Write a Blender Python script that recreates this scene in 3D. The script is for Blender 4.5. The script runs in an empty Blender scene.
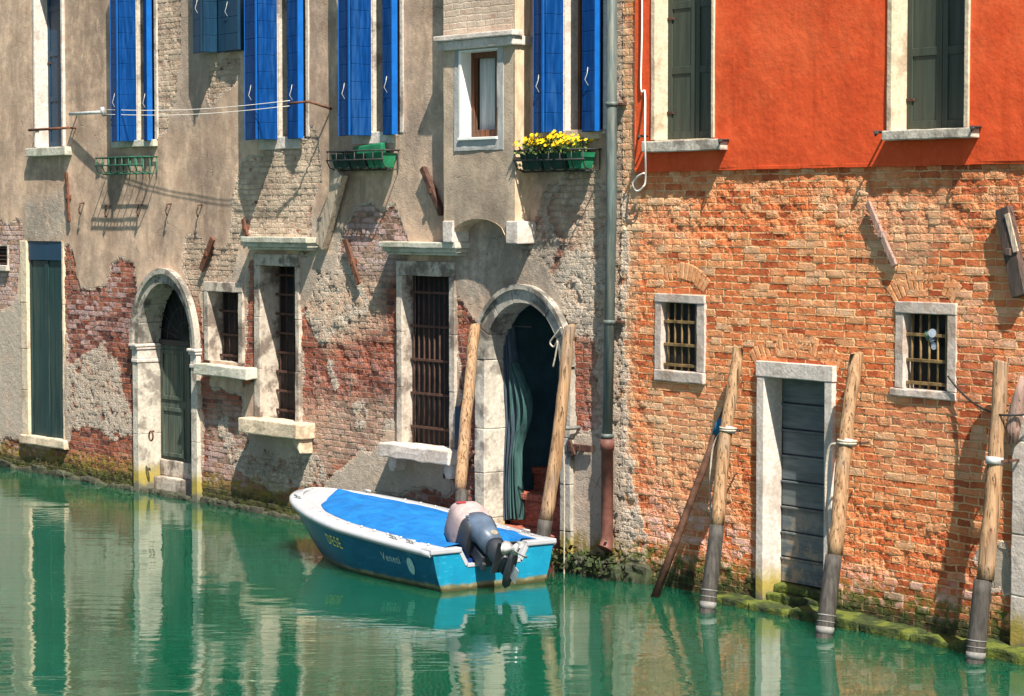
import bpy, bmesh, math, random
import numpy as np
from mathutils import Vector, Matrix, noise as mnoise
random.seed(7)
RNG = np.random.default_rng(7)
scene = bpy.context.scene
COL = scene.collection

# ------------------------------------------------------------------ survey of the place
F, H, HY, CX, CY = 2400.0, 3.6, 214.0, 512.0, 348.0
TH = math.atan((CY - HY) / F)
EYE = np.array([0, 0, H])
def ray(x, y):
    a = (x - CX) / F; b = (CY - y) / F
    return np.array([a, math.cos(TH) + b * math.sin(TH), -math.sin(TH) + b * math.cos(TH)])
def ground(x, y, z=0.0):
    r = ray(x, y); return EYE + (z - H) / r[2] * r
class Wall:
    """local frame of a facade: u to the right, w outwards, v up"""
    def __init__(s, C, xv):
        r = ray(xv, HY); r[2] = 0; r /= np.linalg.norm(r); s.d = -r
        s.n = np.array([s.d[1], -s.d[0], 0.0])
        if s.n[1] > 0: s.n = -s.n
        s.C = C; s.ang = math.atan2(s.d[1], s.d[0])
    def __call__(s, x, y, w=0.0):
        r = ray(x, y); P0 = s.C + w * s.n
        t = np.dot(P0 - EYE, s.n) / np.dot(r, s.n); P = EYE + t * r - s.C
        return float(np.dot(P, s.d)), float(P[2])
    def world(s, u, w, v):
        return Vector(s.C + s.d * u + s.n * w + np.array([0, 0, v]))
CORNER = ground(622, 578)
L = Wall(CORNER, -1400); R = Wall(CORNER, -1230)
def rect(W, x0, y0, x1, y1, w=0.0):
    """u0,u1,v0,v1 of a facade rectangle from its survey corners"""
    ym, xm = (y0 + y1) / 2, (x0 + x1) / 2
    return W(x0, ym, w)[0], W(x1, ym, w)[0], W(xm, y1, w)[1], W(xm, y0, w)[1]

# ------------------------------------------------------------------ node helper
class NT:
    def __init__(s, name):
        s.m = bpy.data.materials.new(name); s.m.use_nodes = True
        s.t = s.m.node_tree; s.t.nodes.clear()
        s.out = s.t.nodes.new('ShaderNodeOutputMaterial')
    def n(s, typ, **kw):
        x = s.t.nodes.new(typ)
        for k, v in kw.items(): setattr(x, k, v)
        return x
    def put(s, sock, v):
        if v is None: return
        if isinstance(v, bpy.types.NodeSocket): s.t.links.new(v, sock)
        elif isinstance(v, (tuple, list)):
            sock.default_value = (*v, 1.0) if len(sock.default_value) == 4 and len(v) == 3 else v
        else: sock.default_value = v
    def coord(s, kind='Object'): return s.n('ShaderNodeTexCoord').outputs[kind]
    def scale(s, vec, sc):
        x = s.n('ShaderNodeMapping'); s.put(x.inputs['Vector'], vec); x.inputs['Scale'].default_value = sc; return x.outputs[0]
    def noise(s, vec, scale, detail=4, rough=.55, dist=0.0):
        x = s.n('ShaderNodeTexNoise'); s.put(x.inputs['Vector'], vec)
        x.inputs['Scale'].default_value = scale; x.inputs['Detail'].default_value = detail
        x.inputs['Roughness'].default_value = rough; x.inputs['Distortion'].default_value = dist
        return x.outputs['Fac']
    def noisec(s, vec, scale, detail=3):
        x = s.n('ShaderNodeTexNoise'); s.put(x.inputs['Vector'], vec)
        x.inputs['Scale'].default_value = scale; x.inputs['Detail'].default_value = detail
        return x.outputs['Color']
    def math(s, op, a, b=None, c=None, clamp=False):
        x = s.n('ShaderNodeMath', operation=op, use_clamp=clamp)
        s.put(x.inputs[0], a); s.put(x.inputs[1], b); s.put(x.inputs[2], c); return x.outputs[0]
    def vmath(s, op, a, b=None):
        x = s.n('ShaderNodeVectorMath', operation=op)
        s.put(x.inputs[0], a)
        if op == 'SCALE': s.put(x.inputs['Scale'], b)
        else: s.put(x.inputs[1], b)
        return x.outputs[0]
    def mix(s, f, a, b, mode='MIX'):
        x = s.n('ShaderNodeMix', data_type='RGBA', blend_type=mode)
        s.put(x.inputs[0], f); s.put(x.inputs[6], a); s.put(x.inputs[7], b); return x.outputs[2]
    def step(s, v, lo, hi):
        x = s.n('ShaderNodeMapRange', interpolation_type='SMOOTHSTEP')
        s.put(x.inputs['Value'], v); x.inputs['From Min'].default_value = lo; x.inputs['From Max'].default_value = hi
        return x.outputs[0]
    def ramp(s, f, stops, interp='LINEAR'):
        x = s.n('ShaderNodeValToRGB'); e = x.color_ramp.elements; x.color_ramp.interpolation = interp
        while len(e) < len(stops): e.new(.5)
        for q, (p, c) in zip(e, stops): q.position = p; q.color = (*c, 1)
        s.put(x.inputs[0], f); return x.outputs[0]
    def sep(s, c):
        x = s.n('ShaderNodeSeparateXYZ'); s.put(x.inputs[0], c); return x.outputs
    def bump(s, h, dist=.01, strength=1.0):
        x = s.n('ShaderNodeBump'); s.put(x.inputs['Height'], h); x.inputs['Distance'].default_value = dist
        x.inputs['Strength'].default_value = strength; return x.outputs[0]
    def done(s, color, rough=.8, spec=.3, normal=None, metal=0.0, **kw):
        p = s.n('ShaderNodeBsdfPrincipled')
        s.put(p.inputs['Base Color'], color); s.put(p.inputs['Roughness'], rough)
        s.put(p.inputs['Specular IOR Level'], spec); s.put(p.inputs['Metallic'], metal)
        if normal is not None: s.put(p.inputs['Normal'], normal)
        for k, v in kw.items(): s.put(p.inputs[k.replace('_', ' ')], v)
        s.t.links.new(p.outputs[0], s.out.inputs['Surface']); return s.m

def m_basic(name, col, var=.25, scale=9, rough=.6, spec=.3, bump=.0015, stretch=(1, 1, 1), metal=0.0, dirt=None, dirt_amt=.5):
    n = NT(name); P = n.scale(n.coord(), stretch)
    a = n.noise(P, scale, 6, .6); b = n.noise(P, scale * .23, 3)
    dark = tuple(c * (1 - var) for c in col); lite = tuple(min(1, c * (1 + var * .6)) for c in col)
    c = n.mix(n.step(a, .3, .7), dark, lite)
    if dirt: c = n.mix(n.math('MULTIPLY', n.step(n.math('ADD', n.math('MULTIPLY', a, .5), n.math('MULTIPLY', b, .6)), .52, .68), dirt_amt), c, dirt)
    r = n.math('ADD', rough - .1, n.math('MULTIPLY', a, .2))
    return n.done(c, r, spec, n.bump(n.noise(P, scale * 4, 6, .65), bump), metal)

def m_stone(name, col=(.52, .48, .41), stain=(.13, .115, .095), amt=.6, green=0.0, lo=.5, moss=True):
    n = NT(name); P = n.coord()
    a = n.noise(P, 3.2, 8, .66); b = n.noise(P, 24, 6, .6); g = n.noise(n.scale(P, (5, 5, .8)), 2.0, 5)
    c = n.mix(n.step(b, .3, .75), tuple(x * .8 for x in col), tuple(min(1, x * 1.1) for x in col))
    c = n.mix(n.math('MULTIPLY', n.step(a, lo, lo + .13), amt), c, stain)
    c = n.mix(n.math('MULTIPLY', n.step(g, .48, .72), amt * .6), c, tuple(x * .55 for x in col))
    if green: c = n.mix(n.math('MULTIPLY', n.step(n.noise(P, 5, 5), .4, .65), green), c, (.16, .2, .1))
    if moss:
        z = n.sep(P)[2]; zz = n.math('ADD', z, n.math('MULTIPLY', n.math('SUBTRACT', n.noise(P, 7, 5), .5), .22))
        c = n.mix(n.math('SUBTRACT', 1.0, n.step(zz, .2, .42)), c, (.3, .235, .06))
        c = n.mix(n.math('SUBTRACT', 1.0, n.step(zz, .07, .16)), c, (.12, .115, .085))
    h = n.math('ADD', n.math('MULTIPLY', a, .8), n.math('MULTIPLY', b, .5))
    return n.done(c, .82, .25, n.bump(h, .012))

def m_wood(name, a, b, dark, scale=1.0, rough=.7, axis=2):
    n = NT(name); st = [34 * scale] * 3; st[axis] = 1.6 * scale
    P = n.scale(n.coord(), st)
    f = n.noise(P, 1.0, 7, .62, .6); k = n.noise(n.scale(n.coord(), (6, 6, 2.2)), 1.0, 4)
    c = n.ramp(f, [(.28, dark), (.42, a), (.6, b), (.75, a)])
    c = n.mix(n.math('MULTIPLY', n.step(k, .5, .75), .55), c, dark)
    st2 = [70 * scale] * 3; st2[axis] = .9 * scale; k2 = n.step(n.noise(n.scale(n.coord(), st2), 1.0, 3, .5), .6, .66)
    c = n.mix(n.math('MULTIPLY', k2, .8), c, tuple(x * .4 for x in dark))
    g = n.noise(n.scale(n.coord(), (3, 3, 1.1)), 1.0, 4); gm = sum(a) / 3; c = n.mix(n.math('MULTIPLY', n.step(g, .48, .66), .5), c, (gm * 1.15, gm * 1.0, gm * .85))
    return n.done(c, rough, .25, n.bump(n.math('SUBTRACT', f, k2), .008))

# ------------------------------------------------------------------ wall shader
def m_wall(name, palette, mortar, plaster, gray, pale, salt, moss_col, row=.066, bw=.25, displ=True, spec=.15, age=1.0, mdark=.5, base=-.034, edep=.03):
    n = NT(name)
    uv = n.n('ShaderNodeUVMap', uv_map='uv').outputs[0]
    A = n.n('ShaderNodeAttribute', attribute_name='wm').outputs['Color']
    B = n.n('ShaderNodeAttribute', attribute_name='wn').outputs['Color']
    aR, aG, aB = n.sep(A); bR, bG, bB = n.sep(B)       # plaster, pale, stain and darkening / salt, grey, erosion
    v = n.sep(uv)[1]
    n12 = n.noise(uv, 9, 7, .65); n2 = n.noise(uv, 1.6, 5, .6); n40 = n.noise(uv, 55, 5, .6); n5 = n.noise(uv, 4.2, 5)
    # brick courses
    warp = n.vmath('SCALE', n.vmath('SUBTRACT', n.noisec(uv, 4.5, 4), (.5, .5, .5)), .045)
    warp2 = n.vmath('SCALE', n.vmath('SUBTRACT', n.noisec(uv, 26, 3), (.5, .5, .5)), .02)
    P = n.vmath('ADD', n.vmath('ADD', uv, warp), warp2)
    bk = n.n('ShaderNodeTexBrick', offset=.5, offset_frequency=2, squash=.62, squash_frequency=3)
    n.put(bk.inputs['Vector'], P); n.put(bk.inputs['Color1'], (0, 0, 0)); n.put(bk.inputs['Color2'], (1, 1, 1)); n.put(bk.inputs['Mortar'], (.5, .5, .5))
    bk.inputs['Scale'].default_value = 1; bk.inputs['Mortar Size'].default_value = .0085
    bk.inputs['Mortar Smooth'].default_value = .35; bk.inputs['Bias'].default_value = 0
    bk.inputs['Brick Width'].default_value = bw; bk.inputs['Row Height'].default_value = row
    rnd, mo = n.sep(bk.outputs['Color'])[0], bk.outputs['Fac']
    k = n.math('ADD', n.math('MULTIPLY', rnd, .75), n.math('SUBTRACT', n.math('MULTIPLY', n.math('SUBTRACT', n5, .38), .9), n.math('MULTIPLY', n.math('SUBTRACT', n.noise(uv, .8, 4, .6), .47), .9)), clamp=True)
    c = n.ramp(k, palette)
    c = n.mix(n.math('MULTIPLY', n.step(n40, .35, .7), .35), c, n.mix(1.0, c, (.62, .56, .52), 'MULTIPLY'))
    # whitewash, salt
    pf = n.math('MULTIPLY', aG, n.step(n.math('ADD', n12, n.math('MULTIPLY', rnd, .22)), .3, .56), clamp=True)
    c = n.mix(n.math('MULTIPLY', pf, .93), c, n.mix(n.step(n5, .35, .65), pale, tuple(x * .72 for x in pale)))
    sf = n.math('MULTIPLY', bR, n.step(n.math('ADD', n12, n.math('MULTIPLY', n.math('SUBTRACT', rnd, .5), .35)), .4, .62), clamp=True)
    c = n.mix(n.math('MULTIPLY', sf, .85), c, salt)
    ero = n.math('MULTIPLY', bB, n.step(n.noise(uv, 6, 6, .62), .42, .6), clamp=True)
    mof = n.math('MULTIPLY', mo, n.math('SUBTRACT', 1.0, n.math('MULTIPLY', ero, .55)), clamp=True)
    mcol = n.mix(pf, n.mix(n.step(n2, .35, .65), mortar, tuple(x * mdark for x in mortar)), tuple(x * .7 for x in pale))
    c = n.mix(n.math('MULTIPLY', mof, .88), c, mcol)
    c = n.mix(n.math('MULTIPLY', ero, .4), c, n.mix(n.step(n12, .4, .6), palette[0][1], palette[2][1]))
    big = n.noise(uv, .8, 4, .6)
    c = n.mix(n.math('MULTIPLY', n.step(big, .45, .7), .5 * age), c, n.mix(1.0, c, (.55, .5, .5), 'MULTIPLY'))
    c = n.mix(n.math('MULTIPLY', n.step(n.noise(uv, 2.7, 6, .7), .52, .72), .55 * age), c, n.mix(1.0, c, (.45, .42, .42), 'MULTIPLY'))
    h = n.math('MULTIPLY', n.math('SUBTRACT', 1.0, mof), n.math('ADD', .011, n.math('MULTIPLY', rnd, .009)))
    h = n.math('ADD', h, n.math('MULTIPLY', n12, .009)); h = n.math('ADD', h, n.math('MULTIPLY', n40, .004))
    h = n.math('SUBTRACT', h, n.math('MULTIPLY', ero, n.math('ADD', .004, n.math('MULTIPLY', n.noise(uv, 17, 3), edep))))
    h = n.math('ADD', h, base)
    # plaster
    mask = n.step(n.math('ADD', aR, n.math('ADD', n.math('MULTIPLY', n.math('SUBTRACT', n12, .5), .55), n.math('MULTIPLY', n.math('SUBTRACT', n40, .5), .2))), .47, .54)
    mraw = n.math('ADD', aR, n.math('ADD', n.math('MULTIPLY', n.math('SUBTRACT', n12, .5), .55), n.math('MULTIPLY', n.math('SUBTRACT', n40, .5), .2)))
    scratch = n.math('MULTIPLY', n.step(mraw, .3, .36), n.step(n5, .36, .5), clamp=True)
    c = n.mix(n.math('MULTIPLY', scratch, .9), c, n.mix(n.step(n40, .35, .65), (.36, .3, .24), (.52, .45, .37)))
    h = n.math('ADD', h, n.math('MULTIPLY', scratch, .011))
    streak = n.noise(n.scale(n.vmath('ADD', uv, n.vmath('SCALE', n.noisec(uv, 1.5, 4), .5)), (2.6, .4, 1)), 1.3, 7, .66)
    blot = n.noise(uv, 2.3, 8, .7)
    pc = n.mix(n.step(n2, .3, .7), plaster, tuple(x * y for x, y in zip(plaster, (.74, .78, .84))))
    pc = n.mix(n.math('MULTIPLY', n.step(streak, .42, .68), .85), pc, tuple(x * y for x, y in zip(plaster, (.55, .53, .54))))
    pc = n.mix(n.math('MULTIPLY', n.step(blot, .5, .62), .45), pc, tuple(min(1, x * 1.25) for x in plaster))
    pc = n.mix(n.math('MULTIPLY', n.step(blot, .5, .36), .75), pc, tuple(x * y for x, y in zip(plaster, (.6, .56, .55))))
    pc = n.mix(n.math('MULTIPLY', n.step(n12, .55, .72), .35), pc, tuple(x * y for x, y in zip(plaster, (.7, .7, .72))))
    pc = n.mix(n.math('MULTIPLY', bG, n.step(n.math('ADD', n5, n.math('MULTIPLY', n12, .5)), .4, .75), clamp=True), pc, gray)
    crack = n.n('ShaderNodeTexVoronoi', feature='DISTANCE_TO_EDGE'); n.put(crack.inputs['Vector'], n.vmath('ADD', uv, n.vmath('SCALE', n.noisec(uv, 3, 5), .35))); crack.inputs['Scale'].default_value = 1.1
    cr = n.math('MULTIPLY', n.math('SUBTRACT', 1.0, n.step(crack.outputs['Distance'], .0, .006)), n.step(n2, .5, .62))
    pc = n.mix(n.math('MULTIPLY', cr, .75), pc, (.07, .055, .045))
    ph = n.math('ADD', n.math('MULTIPLY', n12, n.math('ADD', .005, n.math('MULTIPLY', bG, .014))), n.math('MULTIPLY', n40, n.math('ADD', .002, n.math('MULTIPLY', bG, .006))))
    pc = n.mix(n.math('MULTIPLY', bG, n.math('MULTIPLY', n.step(n.noise(uv, 21, 6, .7), .54, .66), .6)), pc, (.17, .135, .11))
    pc = n.mix(n.math('MULTIPLY', n.step(big, .42, .66), .5), pc, n.mix(1.0, pc, (.66, .64, .64), 'MULTIPLY'))
    ph = n.math('SUBTRACT', ph, n.math('ADD', .006, n.math('MULTIPLY', cr, .004)))
    col = n.mix(mask, c, pc)
    hh = n.math('ADD', n.math('MULTIPLY', mask, ph), n.math('MULTIPLY', n.math('SUBTRACT', 1.0, mask), h))
    # grime (drips, damp) and broad darker patches drawn in the wall map
    sfac = n.math('MULTIPLY', aB, n.step(n.math('ADD', n.math('MULTIPLY', streak, .6), n.math('MULTIPLY', n12, .5)), .37, .6), clamp=True)
    col = n.mix(n.math('MULTIPLY', sfac, .8), col, (.06, .052, .045))
    # tide line
    vz = n.math('ADD', v, n.math('MULTIPLY', n.math('SUBTRACT', n.noise(n.scale(uv, (1, 2, 1)), 3.5, 6, .6), .5), .34))
    col = n.mix(n.math('MULTIPLY', n.math('SUBTRACT', 1.0, n.step(vz, .25, .46)), n.step(n.noise(uv, 11, 5), .34, .6)), col, moss_col)
    col = n.mix(n.math('MULTIPLY', n.math('SUBTRACT', 1.0, n.step(vz, .12, .3)), n.math('SUBTRACT', .93, n.math('MULTIPLY', mof, .25))), col, n.mix(n.step(n12, .4, .62), (.02, .022, .014), (.05, .068, .02)))
    p = n.n('ShaderNodeBsdfPrincipled'); n.put(p.inputs['Base Color'], col)
    n.put(p.inputs['Roughness'], .9); n.put(p.inputs['Specular IOR Level'], spec)
    n.t.links.new(p.outputs[0], n.out.inputs['Surface'])
    d = n.n('ShaderNodeDisplacement'); n.put(d.inputs['Height'], hh); d.inputs['Midlevel'].default_value = 0; d.inputs['Scale'].default_value = 1
    n.t.links.new(d.outputs[0], n.out.inputs['Displacement'])
    n.m.displacement_method = 'BOTH' if displ else 'BUMP'
    return n.m

M = {}
M['wall_left'] = m_wall('plaster_over_red_brick',
    [(.08, (.1, .035, .03)), (.28, (.27, .075, .045)), (.5, (.4, .125, .065)), (.72, (.26, .095, .075)), (.95, (.44, .22, .12))],
    (.3, .23, .18), (.68, .47, .325), (.43, .36, .295), (.66, .54, .4), (.5, .38, .38), (.2, .15, .03))
M['wall_right'] = m_wall('orange_brick',
    [(.06, (.38, .08, .03)), (.26, (.6, .15, .052)), (.5, (.7, .228, .082)), (.72, (.72, .33, .15)), (.94, (.68, .42, .25))],
    (.78, .5, .26), (.5, .4, .3), (.42, .36, .3), (.68, .52, .33), (.62, .4, .37), (.1, .115, .025), age=.3, mdark=.85, base=-.024, edep=.02)
M['bay_plaster'] = m_wall('bay_plaster_over_pale_brick',
    [(.1, (.4, .22, .15)), (.4, (.5, .33, .23)), (.7, (.55, .4, .3)), (.95, (.6, .5, .4))],
    (.55, .47, .38), (.52, .39, .27), (.36, .33, .29), (.6, .5, .4), (.5, .42, .4), (.2, .15, .03), displ=False)
def m_stucco():
    n = NT('orange_stucco'); P = n.coord()
    a = n.noise(P, 1.3, 6, .6); b = n.noise(P, 16, 6, .65); s = n.noise(n.scale(P, (5, 5, .5)), 1.6, 5)
    c = n.mix(n.step(a, .3, .7), (.66, .088, .026), (.55, .066, .019))
    c = n.mix(n.math('MULTIPLY', n.step(b, .45, .75), .35), c, (.76, .14, .045))
    c = n.mix(n.math('MULTIPLY', n.step(s, .48, .72), .5), c, (.44, .05, .014))
    c = n.mix(n.math('MULTIPLY', n.step(n.noise(P, .5, 6, .65), .5, .66), .35), c, (.8, .17, .06))
    h = n.math('ADD', n.math('MULTIPLY', a, 1.6), n.math('ADD', n.math('MULTIPLY', b, .1), n.math('MULTIPLY', n.noise(P, 60, 4), .03)))
    return n.done(c, .88, .15, n.bump(h, .02))
M['stucco'] = m_stucco()
M['stone'] = m_stone('istrian_stone', (.5, .45, .38), (.12, .1, .085), .75, lo=.49)
M['stone_clean'] = m_stone('pale_stone', (.56, .5, .45), (.3, .24, .19), .55, lo=.5)
M['stone_worn'] = m_stone('peeling_painted_stone', (.47, .4, .33), (.1, .075, .06), .85, lo=.46, moss=False)
M['stone_pink'] = m_stone('pinkish_limestone', (.5, .42, .365), (.3, .19, .13), .6, lo=.5, moss=False)
M['stone_dirty'] = m_stone('grimy_stone', (.37, .335, .285), (.07, .062, .055), .85, lo=.47)
M['stone_green'] = m_stone('green_tinged_stone', (.5, .475, .4), (.17, .16, .12), .6, green=.25, moss=False)
M['stone_warm'] = m_stone('cream_stone', (.58, .47, .34), (.2, .13, .08), .55, lo=.52)
M['mossy'] = m_stone('mossy_foundation', (.045, .043, .03), (.02, .028, .01), .85, green=.15, moss=False)
def m_ledge():
    n = NT('algae_ledge'); P = n.coord(); a = n.noise(P, 4, 7, .65); b = n.noise(P, 20, 5)
    c = n.ramp(a, [(.34, (.014, .018, .009)), (.47, (.035, .05, .012)), (.58, (.1, .12, .016)), (.7, (.03, .033, .02))])
    return n.done(c, .75, .3, n.bump(n.math('ADD', a, n.math('MULTIPLY', b, .5)), .03))
M['ledge'] = m_ledge()
M['blue'] = m_basic('blue_shutter_paint', (.002, .044, .185), .35, 5, .55, .12, .0012, (6, 6, .6), dirt=(.02, .075, .2), dirt_amt=.6)
M['blue_sunlit'] = m_basic('blue_paint_sunlit_edge', (.005, .1, .38), .15, 8, .5, .2, .0006)  # shutter blue brightened, imitates sun catching the panel edges
M['teal'] = m_basic('teal_shutter_paint', (.006, .034, .072), .3, 5, .5, .35, .001, (6, 6, .6))
M['darkgreen'] = m_basic('dark_green_door_paint', (.009, .033, .033), .45, 3, .55, .35, .002, (7, 7, .5), dirt=(.04, .055, .045), dirt_amt=.5)
M['doorgreen'] = m_basic('weathered_green_door', (.05, .075, .06), .45, 3, .7, .2, .002, (7, 7, .5), dirt=(.13, .12, .09), dirt_amt=.6)
M['olive'] = m_basic('olive_grey_shutter_paint', (.04, .052, .04), .3, 3, .55, .3, .001, (7, 7, .4))
def m_plankdoor():
    n = NT('slate_plank_door'); P = n.coord()
    a = n.noise(n.scale(P, (1.2, 1.2, 9)), 2.0, 6, .6); z = n.sep(P)[2]
    c = n.mix(n.step(a, .3, .7), (.06, .08, .09), (.12, .145, .155))
    w = n.math('MULTIPLY', n.step(n.noise(P, 7, 7, .68), .45, .56), n.math('SUBTRACT', 1.0, n.step(z, .5, 1.15)))
    c = n.mix(n.math('MULTIPLY', w, .8), c, (.25, .2, .15))
    return n.done(c, .65, .3, n.bump(a, .004))
M['plank'] = m_plankdoor()
M['rust'] = m_basic('rusty_iron', (.13, .055, .033), .5, 14, .85, .2, .003, dirt=(.07, .035, .025), dirt_amt=.7)
M['rust_dark'] = m_basic('dark_rusty_iron', (.075, .038, .028), .4, 14, .8, .2, .002)
M['iron_ochre'] = m_basic('ochre_rusted_bars', (.2, .13, .055), .5, 10, .8, .2, .002)
M['iron'] = m_basic('black_iron', (.03, .03, .028), .3, 14, .6, .3, .001)
M['steel'] = m_basic('galvanised_band', (.45, .45, .44), .25, 12, .5, .5, .001, metal=.2)
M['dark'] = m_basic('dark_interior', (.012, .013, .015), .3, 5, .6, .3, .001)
M['glass'] = m_basic('window_pane', (.04, .045, .05), .2, 3, .12, .6, .0005)
M['room'] = m_basic('teal_interior_wall', (.05, .12, .15), .3, 3, .8, .2, .002)
M['brown_wood'] = m_wood('brown_window_wood', (.12, .045, .022), (.17, .068, .032), (.055, .022, .012))
M['white_paint'] = m_basic('white_window_paint', (.72, .7, .66), .08, 8, .5, .3, .001)
M['grey_paint'] = m_basic('grey_painted_surround', (.34, .34, .33), .2, 8, .8, .2, .004)
M['curtain_white'] = m_basic('white_net_curtain', (.5, .52, .52), .25, 3, .9, .1, .004, (9, 9, .4))
M['pole_wood'] = m_wood('sunbleached_pole_wood', (.25, .14, .07), (.36, .23, .13), (.09, .05, .025))
M['pole_grey'] = m_basic('grey_tarred_pole_base', (.055, .049, .043), .5, 5, .65, .3, .003, (8, 8, 1))
M['pole_white'] = m_basic('faded_white_band', (.17, .165, .155), .5, 9, .7, .2, .001)
M['old_wood'] = m_wood('old_weathered_timber', (.17, .095, .06), (.25, .15, .095), (.07, .04, .028))
M['grey_wood'] = m_wood('grey_driftwood', (.4, .31, .23), (.5, .4, .3), (.2, .14, .1))
M['pink_wood'] = m_wood('pinkish_bar_wood', (.26, .16, .13), (.36, .23, .19), (.13, .07, .055))
M['black_wood'] = m_wood('black_brown_timber', (.07, .045, .04), (.11, .075, .06), (.03, .02, .018))
M['rope'] = m_basic('off_white_rope', (.42, .37, .3), .3, 60, .9, .1, .003)
M['cable_white'] = m_basic('white_cable', (.7, .66, .6), .1, 20, .5, .3, .0005)
M['cable_black'] = m_basic('black_cable', (.02, .02, .02), .2, 20, .5, .3, .0005)
M['pipe_grey'] = m_basic('greygreen_drainpipe', (.085, .112, .108), .4, 5, .5, .35, .001, (6, 6, .6), dirt=(.2, .14, .08), dirt_amt=.3)
M['pipe_red'] = m_basic('redbrown_cast_pipe', (.14, .055, .042), .45, 6, .6, .3, .002)
M['green_plastic'] = m_basic('green_trough', (.014, .15, .07), .3, 8, .5, .3, .001)
M['green_dark'] = m_basic('dark_green_trough', (.008, .036, .025), .3, 8, .55, .3, .001)
M['green_iron'] = m_basic('green_painted_rack', (.02, .1, .06), .4, 14, .6, .3, .001)
M['cloth_green'] = m_basic('green_tarpaulin_curtain', (.04, .09, .085), .5, 4, .8, .15, .004, (5, 5, .6))
M['cloth_blue'] = m_basic('blue_grey_curtain', (.05, .07, .09), .4, 4, .8, .15, .004, (5, 5, .6))
M['step_brick'] = m_basic('red_step_brick', (.32, .1, .065), .45, 18, .85, .2, .006, (1, 1, 3))
M['petal'] = m_basic('yellow_petals', (.78, .5, .008), .25, 30, .7, .2, .0005)
M['leaf'] = m_basic('dark_green_leaves', (.045, .085, .02), .45, 9, .6, .3, .001)
M['leaf_dark'] = m_basic('very_dark_leaves', (.022, .035, .012), .5, 9, .6, .3, .001)
M['leaf_lite'] = m_basic('light_green_leaves', (.1, .16, .03), .4, 9, .6, .3, .001)
M['moss'] = m_basic('wet_moss', (.035, .05, .012), .6, 14, .85, .2, .01)
M['boat_white'] = m_basic('white_gelcoat', (.36, .37, .4), .1, 4, .35, .4, .0006, dirt=(.36, .34, .3), dirt_amt=.4)
def m_tarp():
    n = NT('creased_blue_canvas'); P = n.coord(); a = n.noise(P, 3, 7, .6, 1.2); b = n.noise(n.scale(P, (9, 2, 1)), 1.5, 5, .6, .8); w = n.noise(P, 60, 3)
    c = n.mix(n.step(a, .3, .7), (.004, .095, .3), (.008, .15, .43)); sp = n.math('MULTIPLY', n.step(n.noise(P, 7, 8, .7), .66, .7), .5)
    c = n.mix(sp, c, (.3, .42, .55)); return n.done(c, .6, .25, n.bump(n.math('ADD', n.math('ADD', a, n.math('MULTIPLY', b, .8)), n.math('MULTIPLY', w, .05)), .035))
M['tarp'] = m_tarp()
M['tarp_plain'] = m_basic('blue_tarp', (.006, .125, .38), .3, 3, .5, .3, .006)
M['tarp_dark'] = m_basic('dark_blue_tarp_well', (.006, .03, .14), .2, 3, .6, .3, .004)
def m_hull(name, base, shade):
    n = NT(name); P = n.coord(); z = n.sep(P)[2]; a = n.noise(P, 6, 5)
    zz = n.math('ADD', z, n.math('MULTIPLY', n.math('SUBTRACT', n.noise(P, 9, 5), .5), .05))
    c = n.mix(n.step(a, .3, .7), base, shade)
    sc = n.noise(n.scale(P, (3, 3, 14)), 2.2, 7, .7); c = n.mix(n.math('MULTIPLY', n.step(sc, .56, .66), .4), c, tuple(min(1, x * 1.6 + .05) for x in base)); dr = n.noise(n.scale(P, (9, 9, .8)), 1.6, 5); c = n.mix(n.math('MULTIPLY', n.step(dr, .54, .7), .4), c, tuple(x * .5 + .012 for x in shade))
    c = n.mix(n.math('SUBTRACT', 1.0, n.step(zz, .045, .075)), c, n.mix(n.step(a, .35, .65), (.24, .21, .12), (.1, .1, .05)))
    c = n.mix(n.math('SUBTRACT', 1.0, n.step(zz, .012, .045)), c, (.06, .055, .025))
    return n.done(c, .3, .4)
M['hull'] = m_hull('blue_hull_paint', (.004, .09, .175), (.003, .07, .14))
M['hull_lite'] = m_hull('turquoise_transom_paint', (.008, .21, .34), (.007, .175, .3))
M['motor_blue'] = m_basic('slate_blue_motor_shell', (.07, .1, .15), .3, 6, .45, .4, .0008)
M['motor_dark'] = m_basic('charcoal_motor_shell', (.03, .034, .042), .25, 6, .45, .4, .0008)
M['motor_cloth'] = m_basic('faded_pinkish_motor_cover', (.34, .27, .27), .3, 7, .85, .15, .004, dirt=(.2, .12, .12), dirt_amt=.3)
M['prop'] = m_basic('bare_aluminium', (.5, .5, .5), .25, 10, .4, .5, .001, metal=.5)
M['red_letter'] = m_basic('dark_red_print', (.22, .025, .03), .1, 10)
M['yellow_letter'] = m_basic('faded_yellow_lettering', (.8, .7, .14), .15, 30, .6, .2, .0003)
M['pale_letter'] = m_basic('faded_pale_lettering', (.4, .55, .5), .25, 30, .6, .2, .0003)
M['badge'] = m_basic('pale_green_badge', (.3, .52, .47), .2, 30, .6, .2, .0003)
M['badge_cream'] = m_basic('cream_badge', (.22, .2, .15), .2, 40, .5, .3, .0003)
M['bag_green'] = m_basic('green_plastic_shell', (.1, .2, .13), .3, 12, .4, .4, .001)
M['lens'] = m_basic('grey_plastic_housing', (.32, .36, .42), .3, 14, .3, .5, .001)
M['blue_tape'] = m_basic('blue_tape', (.012, .12, .26), .2, 20, .5, .3, .001)
M['navy_wood'] = m_basic('navy_painted_board', (.014, .035, .07), .3, 6, .6, .3, .001)
M['arch_brick'] = m_basic('relieving_arch_brick', (.7, .31, .14), .4, 12, .9, .15, .006, dirt=(.5, .32, .18), dirt_amt=.5)
M['roof'] = m_basic('terracotta_tiles', (.35, .13, .07), .4, 6, .85, .2, .01)

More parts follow.
